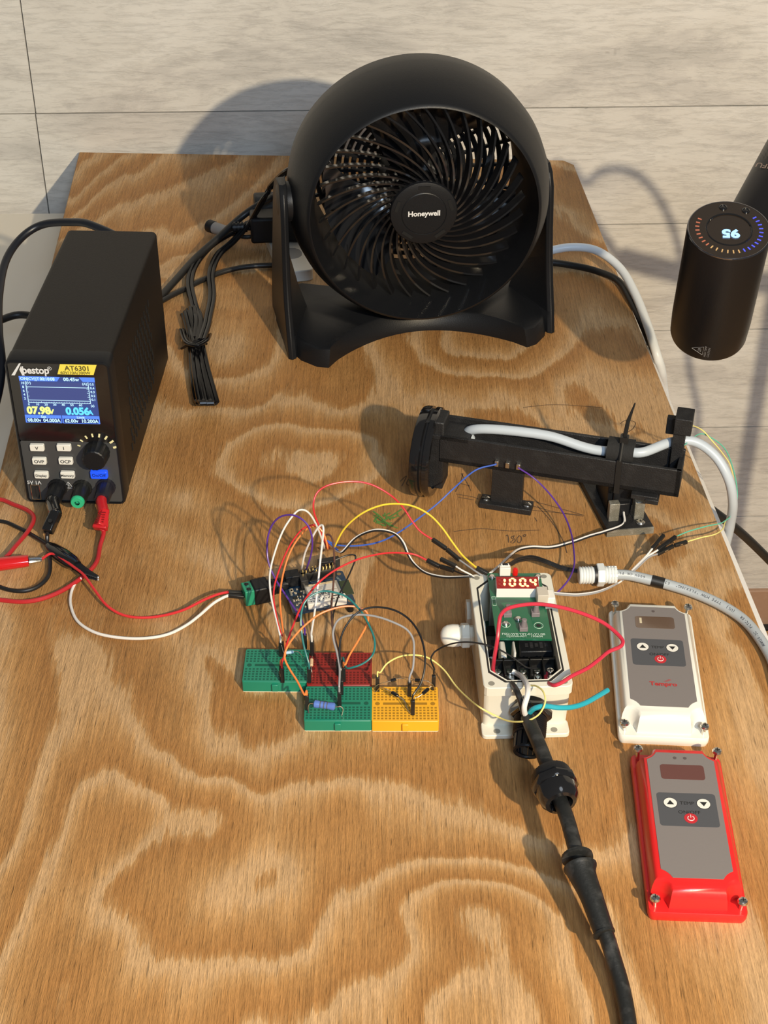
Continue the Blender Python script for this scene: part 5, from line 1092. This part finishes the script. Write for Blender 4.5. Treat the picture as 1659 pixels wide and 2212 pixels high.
# fan cord with bundle
T = thing('fan_cord', 'flat black fan cord folded into a tied bundle left of the fan', 'cable', Matrix.Translation(W(430, 780)))
K_CORD = mat('cord_black', (.005, .005, .006), .2, spec=.25)
def flatcord(pts, k=8, r=.0016):
    P = catmull(pts, k); b = B()
    n = len(P)
    for sd in (-1, 1):
        Q = []
        for i, p_ in enumerate(P):
            t_ = (P[min(i + 1, n - 1)] - P[max(i - 1, 0)]); s_ = Vector((t_.y, -t_.x, 0)); s_ = s_.normalized() if s_.length > 1e-6 else Vector((1, 0, 0)); Q.append(p_ + s_ * r * .9 * sd)
        b.tube(Q, r, 8)
    return b
cb_ = B()
random.seed(2)
for k in range(6):
    xo = -19 + k * 7.6; z_ = .005 + .006 * (k % 2) 
    pts = [W(412 + xo * .75, 664 + abs(k - 3) * 5, z_), W(416 + xo * .75, 690, z_), W(423 + xo * .5, 735, .006 + .003 * (k % 3)), W(430 + xo * .7, 790, z_), W(440 + xo * .95, 845 - (6 - k) * 1, z_), W(446 + xo * .98, 866 + (3 - abs(k - 3)) * 2, z_)]
    q_ = flatcord(pts, 6, .0021); cb_.add(q_.v, q_.f)
    if k < 5:
        pts = [W(446 + xo * .98, 866, z_), W(449 + xo * .98 + 2, 871, z_ + .003), W(446 + (xo + 7.6) * .98, 864, .005 + .006 * ((k + 1) % 2))]; q_ = flatcord(pts, 4, .0021); cb_.add(q_.v, q_.f)
obj('cord_bundle', cb_, K_CORD, T, world=True)
b = B(); q_ = flatcord([W(392, 712, .004), W(402, 738, .013), W(425, 745, .018), W(445, 735, .015), W(452, 722, .006)], 6, .0014); b.add(q_.v, q_.f); q_ = flatcord([W(394, 752, .004), W(420, 738, .017), W(444, 742, .008)], 6, .0012); b.add(q_.v, q_.f); obj('cord_wrap', b, K_CORD, T, world=True)
q_ = flatcord([W(436, 735, .014), W(446, 705, .012), W(450, 685, .010), W(458, 640, .007), W(456, 590, .006), W(472, 550, .008), W(505, 520, .016), W(540, 480, .034), W(572, 425, .066), W(590, 398, .082), WY(622, 368, 1.36), WY(660, 345, 1.36)], 8, .0022); obj('cord_strand', q_, K_CORD, T, world=True)
q_ = flatcord([W(425, 730, .012), W(428, 690, .012), W(418, 655, .008), W(410, 610, .006), W(422, 570, .006), W(458, 528, .008), W(505, 500, .014), W(550, 475, .026), W(600, 455, .040)], 8, .0022); obj('cord_strand', q_, K_CORD, T, world=True)
# plugs behind the fan
T = thing('power_strip', 'white power strip mostly hidden behind the fan stand', 'power strip', frame(W(640, 600) + Vector((-.018, .006, 0)), radians(14)))
obj('strip_body', B().prism(rrect(.032, .16, .005, 4, .016, .06), 0, .012), WHITE, T, bevel=.001)
obj('outlet', B().prism(rrect(.024, .024, .010, 4, .016, .02), .012, .0122).prism(rrect(.024, .024, .010, 4, .016, .06), .012, .0122), mat('outlet_grey', (.3, .3, .3), .5), T)
T = thing('power_adapter', 'black plug-in adapter at the left edge of the fan stand', 'plug', frame((W(540, 552).x, W(540, 552).y, .0125), radians(6)))
obj('adapter_body', B().box((.030, .012, .014), (.056, .026, .028)), K_ABS, T, bevel=.003)
b = B()
for k in range(4): b.cyl((-.004 * k - .001, .012, .014), (-.004 * k - .003, .012, .014), .0055)
b.cyl((.002, .012, .014), (-.016, .012, .014), .0040); obj('strain_relief', b, K_ABS, T)
T = thing('power_plug', 'rounded black mains plug stacked behind the adapter, left of the fan', 'plug', frame((W(545, 505).x, W(545, 505).y + .003, .0), radians(8)))
obj('plug_body', B().cyl((.004, .014, .022), (.055, .014, .022), .015, n=24), K_DUSTY, T, bevel=.002)
obj('plug_foot', B().box((.03, .014, .008), (.03, .02, .0155)), K_ABS, T)
a_ = W(450, 487, .010); c_ = W(500, 505, .010)
T = thing('cord_connector', 'small black connector with a white paper tag, lying left of the fan', 'connector', Matrix.Translation((a_.x, a_.y, 0)))
obj('connector_body', B().cyl(a_, a_.lerp(c_, .28), .0066, n=20), K_ABS, T, world=True, bevel=.001)
obj('paper_tag', B().cyl(a_.lerp(c_, .2), a_.lerp(c_, .8), .0062, n=20), mat('paper_tag', (.32, .29, .26), .7), T, world=True)
obj('cord', B().tube(catmull([c_, W(535, 512, .010), W(580, 500, .012), W(620, 480, .015)], 6), .0022, 10), K_RUB, T, world=True)

# ================================================================= HAIR DRYER (held from outside the frame)
DC0 = ray(1575, 497).normalized(); kd = 1.145
topc = CAM + ray(1575, 497) / F * kd
vdir = -ray(1575, 497).normalized()
r_i = (RV * .20 + UPV * .98).normalized(); r_i = (r_i - vdir * r_i.dot(vdir)).normalized()
ax = (r_i * .735 + vdir * .678).normalized()      # barrel axis, pointing from bottom to the dial face
xax = RV - ax * RV.dot(ax); xax.normalize(); yax = ax.cross(xax)
DM = Matrix.Identity(4)
for r_ in range(3): DM[r_][0] = xax[r_]; DM[r_][1] = yax[r_]; DM[r_][2] = ax[r_]; DM[r_][3] = topc[r_]
RB = .0310; LB = .112
T = thing('hair_dryer', 'dark bronze cylindrical dryer hanging upside down at the right, round dial reading 95', 'hair dryer', DM)
KB = mat('dryer_bronze_black', (.0105, .0095, .0105), .36, .3, bump=.15, bscale=2500)
b = B(); b.lathe([(RB * .80, -LB), (RB * .955, -LB), (RB * .975, -LB + .002), (RB, -LB + .02), (RB, -.0015), (RB * .985, -.0004)], DM, 80, (True, True)); obj('barrel', B().add([v for v in b.v], b.f), KB, T, world=True, ang=30)
obj('dial_rim', B().torus(RB * .975, .0009, None, 80, 8, -.0003), SILVER if 0 else mat('rim_chrome', (.25, .24, .25), .15, 1.), T)
fc = obj('dial_face', B().lathe([(RB * .965, -.0006), (RB * .96, .0005), (.0170, .0006), (.0168, .0001), (.0001, .0001)], None, 80), mat('dial_bronze_gloss', (.030, .022, .016), .10, coat=.9), T, ang=20)
obj('screen_ring', B().torus(.0168, .0007, None, 60, 6, .0005), K_GLOSS, fc)
b = B(); b.text('95', .0115, Matrix.Translation((.0005, -.0040, .0006)) @ Matrix.Rotation(radians(176), 4, 'Z'), bold=.05, sx=1.15); obj('temperature_digits', b, glow('digits_blue', (.35, .62, 1), 1.6), fc)
o1, o2, o3 = B(), B(), B()
for k in range(27):
    a_ = radians(150 + 10 * k); M = Matrix.Rotation(a_, 4, 'Z'); tgt = o1 if k < 8 else (o2 if k < 14 else o3)
    if k % 1 == 0 and 150 + 10 * k < 395: tgt.box((RB * .76, 0, .0008), (.0030, .0009, .0003), M)
obj('dial_ticks', o1, glow('tick_red', (.75, .22, .12), .6), fc); obj('dial_ticks', o2, glow('tick_amber', (.75, .45, .18), .8), fc); obj('dial_ticks', o3, glow('tick_blue', (.10, .12, 1), 1.), fc)
for x_, y_ in ((-.0015, .0235), (.0150, .0195)): obj('dial_button', B().lathe([(.0030, .0004), (.0030, .0012), (.0024, .0015), (.0018, .0008), (.0001, .0012)], Matrix.Translation((x_, y_, 0)), 24), K_GLOSS, fc)
HEND = None
# warning print on barrel: side facing the viewer
inv = DM.inverted(); pc = inv @ (CAM + ray(1510, 757) / F * (kd - .02)); an = math.atan2(pc.y, pc.x)
vv = DM.to_3x3().inverted() @ (-ray(1510, 757).normalized()); 
# angle on barrel so that the print appears at pixel column 1510
best = None
for k in range(360):
    a_ = radians(k); n3 = Vector((cos(a_), sin(a_), 0)); 
    if n3.dot(vv) < .15: continue
    w_ = DM @ (n3 * RB + Vector((0, 0, -LB + .012))); d_ = w_ - CAM; kk = d_.dot(FW); px_ = CX + F * d_.dot(RV) / kk
    if best is None or abs(px_ - 1512) < best[0]: best = (abs(px_ - 1512), a_)
a_ = best[1]; n3 = Vector((cos(a_), sin(a_), 0)); t3 = Vector((-sin(a_), cos(a_), 0)); z3 = Vector((0, 0, 1))
Mw = Matrix.Identity(4)
for r_ in range(3): Mw[r_][0] = z3[r_]; Mw[r_][1] = -t3[r_]; Mw[r_][2] = n3[r_]; Mw[r_][3] = (n3 * (RB + .0003) + Vector((0, 0, -LB + .012)))[r_]
b = B(); b.text('HIGH TEMP', .0024, Mw, at=(0, -.0045)); b.text('CAUTION', .0024, Mw, at=(0, -.0072))
s_ = .0058
for (x0, y0, x1, y1) in ((-s_ * .8, -.0025, s_ * .8, -.0025), (-s_ * .8, -.0025, 0, .0065), (s_ * .8, -.0025, 0, .0065)): b.tube([Mw @ Vector((x0, y0, 0)), Mw @ Vector((x1, y1, 0))], .00018, 4)
for dx in (-.0014, 0, .0014): b.tube([Mw @ Vector((dx, -.001, 0)), Mw @ Vector((dx + .0004, .0002, 0)), Mw @ Vector((dx, .0016, 0))], .00015, 4)
obj('warning_print', b, mat('print_grey', (.25, .24, .24), .5), T)
# handle: leaves the far side of the barrel, up and away
hd = ((RV * .64 + UPV * .77).normalized() * .70 + FW * .71).normalized(); hd = (hd - ax * hd.dot(ax)).normalized()
h0 = topc - ax * .0220 + RV * .006; RHn = .0175
hM = Matrix.Translation(h0) @ hd.to_track_quat('Z', 'Y').to_matrix().to_4x4()
b = B(); b.lathe([(RHn * .9, .02), (RHn, .03), (RHn, .092)], hM, 48); obj('handle', b, KB, T, world=True)
pr = [(RHn, .0920), (RHn * 1.0, .126), (RHn * .9, .132), (RHn * .5, .133)]
pm = bpy.data.materials.new('perforated_black'); pm.use_nodes = True; nt = pm.node_tree; pn = nt.nodes['Principled BSDF']; pn.inputs['Roughness'].default_value = .4; pn.inputs['Metallic'].default_value = .4
tcn = nt.nodes.new('ShaderNodeTexCoord'); vo = nt.nodes.new('ShaderNodeTexVoronoi'); vo.inputs['Scale'].default_value = 480; vo.inputs['Randomness'].default_value = .15; nt.links.new(tcn.outputs['Object'], vo.inputs['Vector'])
crn = nt.nodes.new('ShaderNodeValToRGB'); nt.links.new(vo.outputs['Distance'], crn.inputs[0]); crn.color_ramp.elements[0].position = .35; crn.color_ramp.elements[0].color = (.001, .001, .001, 1); crn.color_ramp.elements[1].position = .5; crn.color_ramp.elements[1].color = (.04, .033, .03, 1); nt.links.new(crn.outputs[0], pn.inputs['Base Color'])
b = B(); b.lathe(pr, hM, 48); obj('air_inlet', b, pm, T, world=True)
best = None
hMi = hM.to_3x3().inverted()
for k in range(360):
    a_ = radians(k); n3 = Vector((cos(a_), sin(a_), 0)); w_ = hM @ (n3 * RHn + Vector((0, 0, .082))); d_ = w_ - CAM
    if (hM.to_3x3() @ n3).dot(-d_.normalized()) < .2: continue
    px_ = CX + F * d_.dot(RV) / d_.dot(FW)
    if best is None or abs(px_ - 1660) < best[0]: best = (abs(px_ - 1660), a_)
if best:
    a_ = best[1]; n3 = Vector((cos(a_), sin(a_), 0)); t3 = Vector((-sin(a_), cos(a_), 0)); Mt = Matrix.Identity(4)
    for r_ in range(3): Mt[r_][0] = -t3[r_]; Mt[r_][1] = -z3[r_]; Mt[r_][2] = n3[r_]; Mt[r_][3] = (n3 * (RHn + .0002) + Vector((0, 0, .082)))[r_]
    b = B().text('LAIFU', .0078, hM @ Mt, bold=.01); obj('handle_lettering', b, mat('lettering_bronze', (.30, .22, .18), .4, .5), T, world=True)

# its cord and the pole that carries it stand to the right of the picture
LKEY = Vector((.68, -.58, 1.06)); he = hM @ Vector((0, 0, .131))
cordpts = [he - hd * .004, he + hd * .012]
for x_, y_ in ((1262, 395), (1300, 370), (1345, 366), (1390, 388), (1430, 440), (1458, 505), (1474, 580), (1478, 680), (1490, 800), (1508, 900), (1492, 1010), (1500, 1150)):
    w_ = onp(WF, x_, y_, 1, 0); w_ = WF @ w_; t_ = (w_.y - he.y) / (w_.y - LKEY.y) * 1.02; cordpts.append(w_.lerp(LKEY, t_))
obj('power_cord', B().tube(catmull(cordpts, 8), .0034, 12), K_RUB, T, world=True)
w_ = WF @ onp(WF, 1612, 1000, 1, 0); t_ = (w_.y - he.y + .02) / (w_.y - LKEY.y); pp = w_.lerp(LKEY, t_)
obj('stand_pole', B().cyl((pp.x, pp.y, -.741), (pp.x, pp.y, he.z + .02), .008, n=24), K_MET, T, world=True)
def caster(px_, py_, yy): 
    q_ = WF @ onp(WF, px_, py_, 1, 0); return q_.lerp(LKEY, (q_.y - yy) / (q_.y - LKEY.y))
ka, kb_ = caster(1335, 556, he.y), caster(1475, 592, he.y)
kc = Vector((pp.x, pp.y, kb_.z))
obj('pole_clamp', B().tube([ka, kb_, kc], .010, 16), K_MET, T, world=True)
obj('clamp_arm', B().tube([ka, ka.lerp(he, .5), he - hd * .01], .004, 10), K_MET, T, world=True)
obj('pole_foot', B().cyl((pp.x, pp.y, -.741), (pp.x, pp.y, -.729), .05, n=48), K_MET, T, world=True)
#print('HE', he, 'POLE', pp, 'cord', [tuple(round(c, 3) for c in p) for p in cordpts])
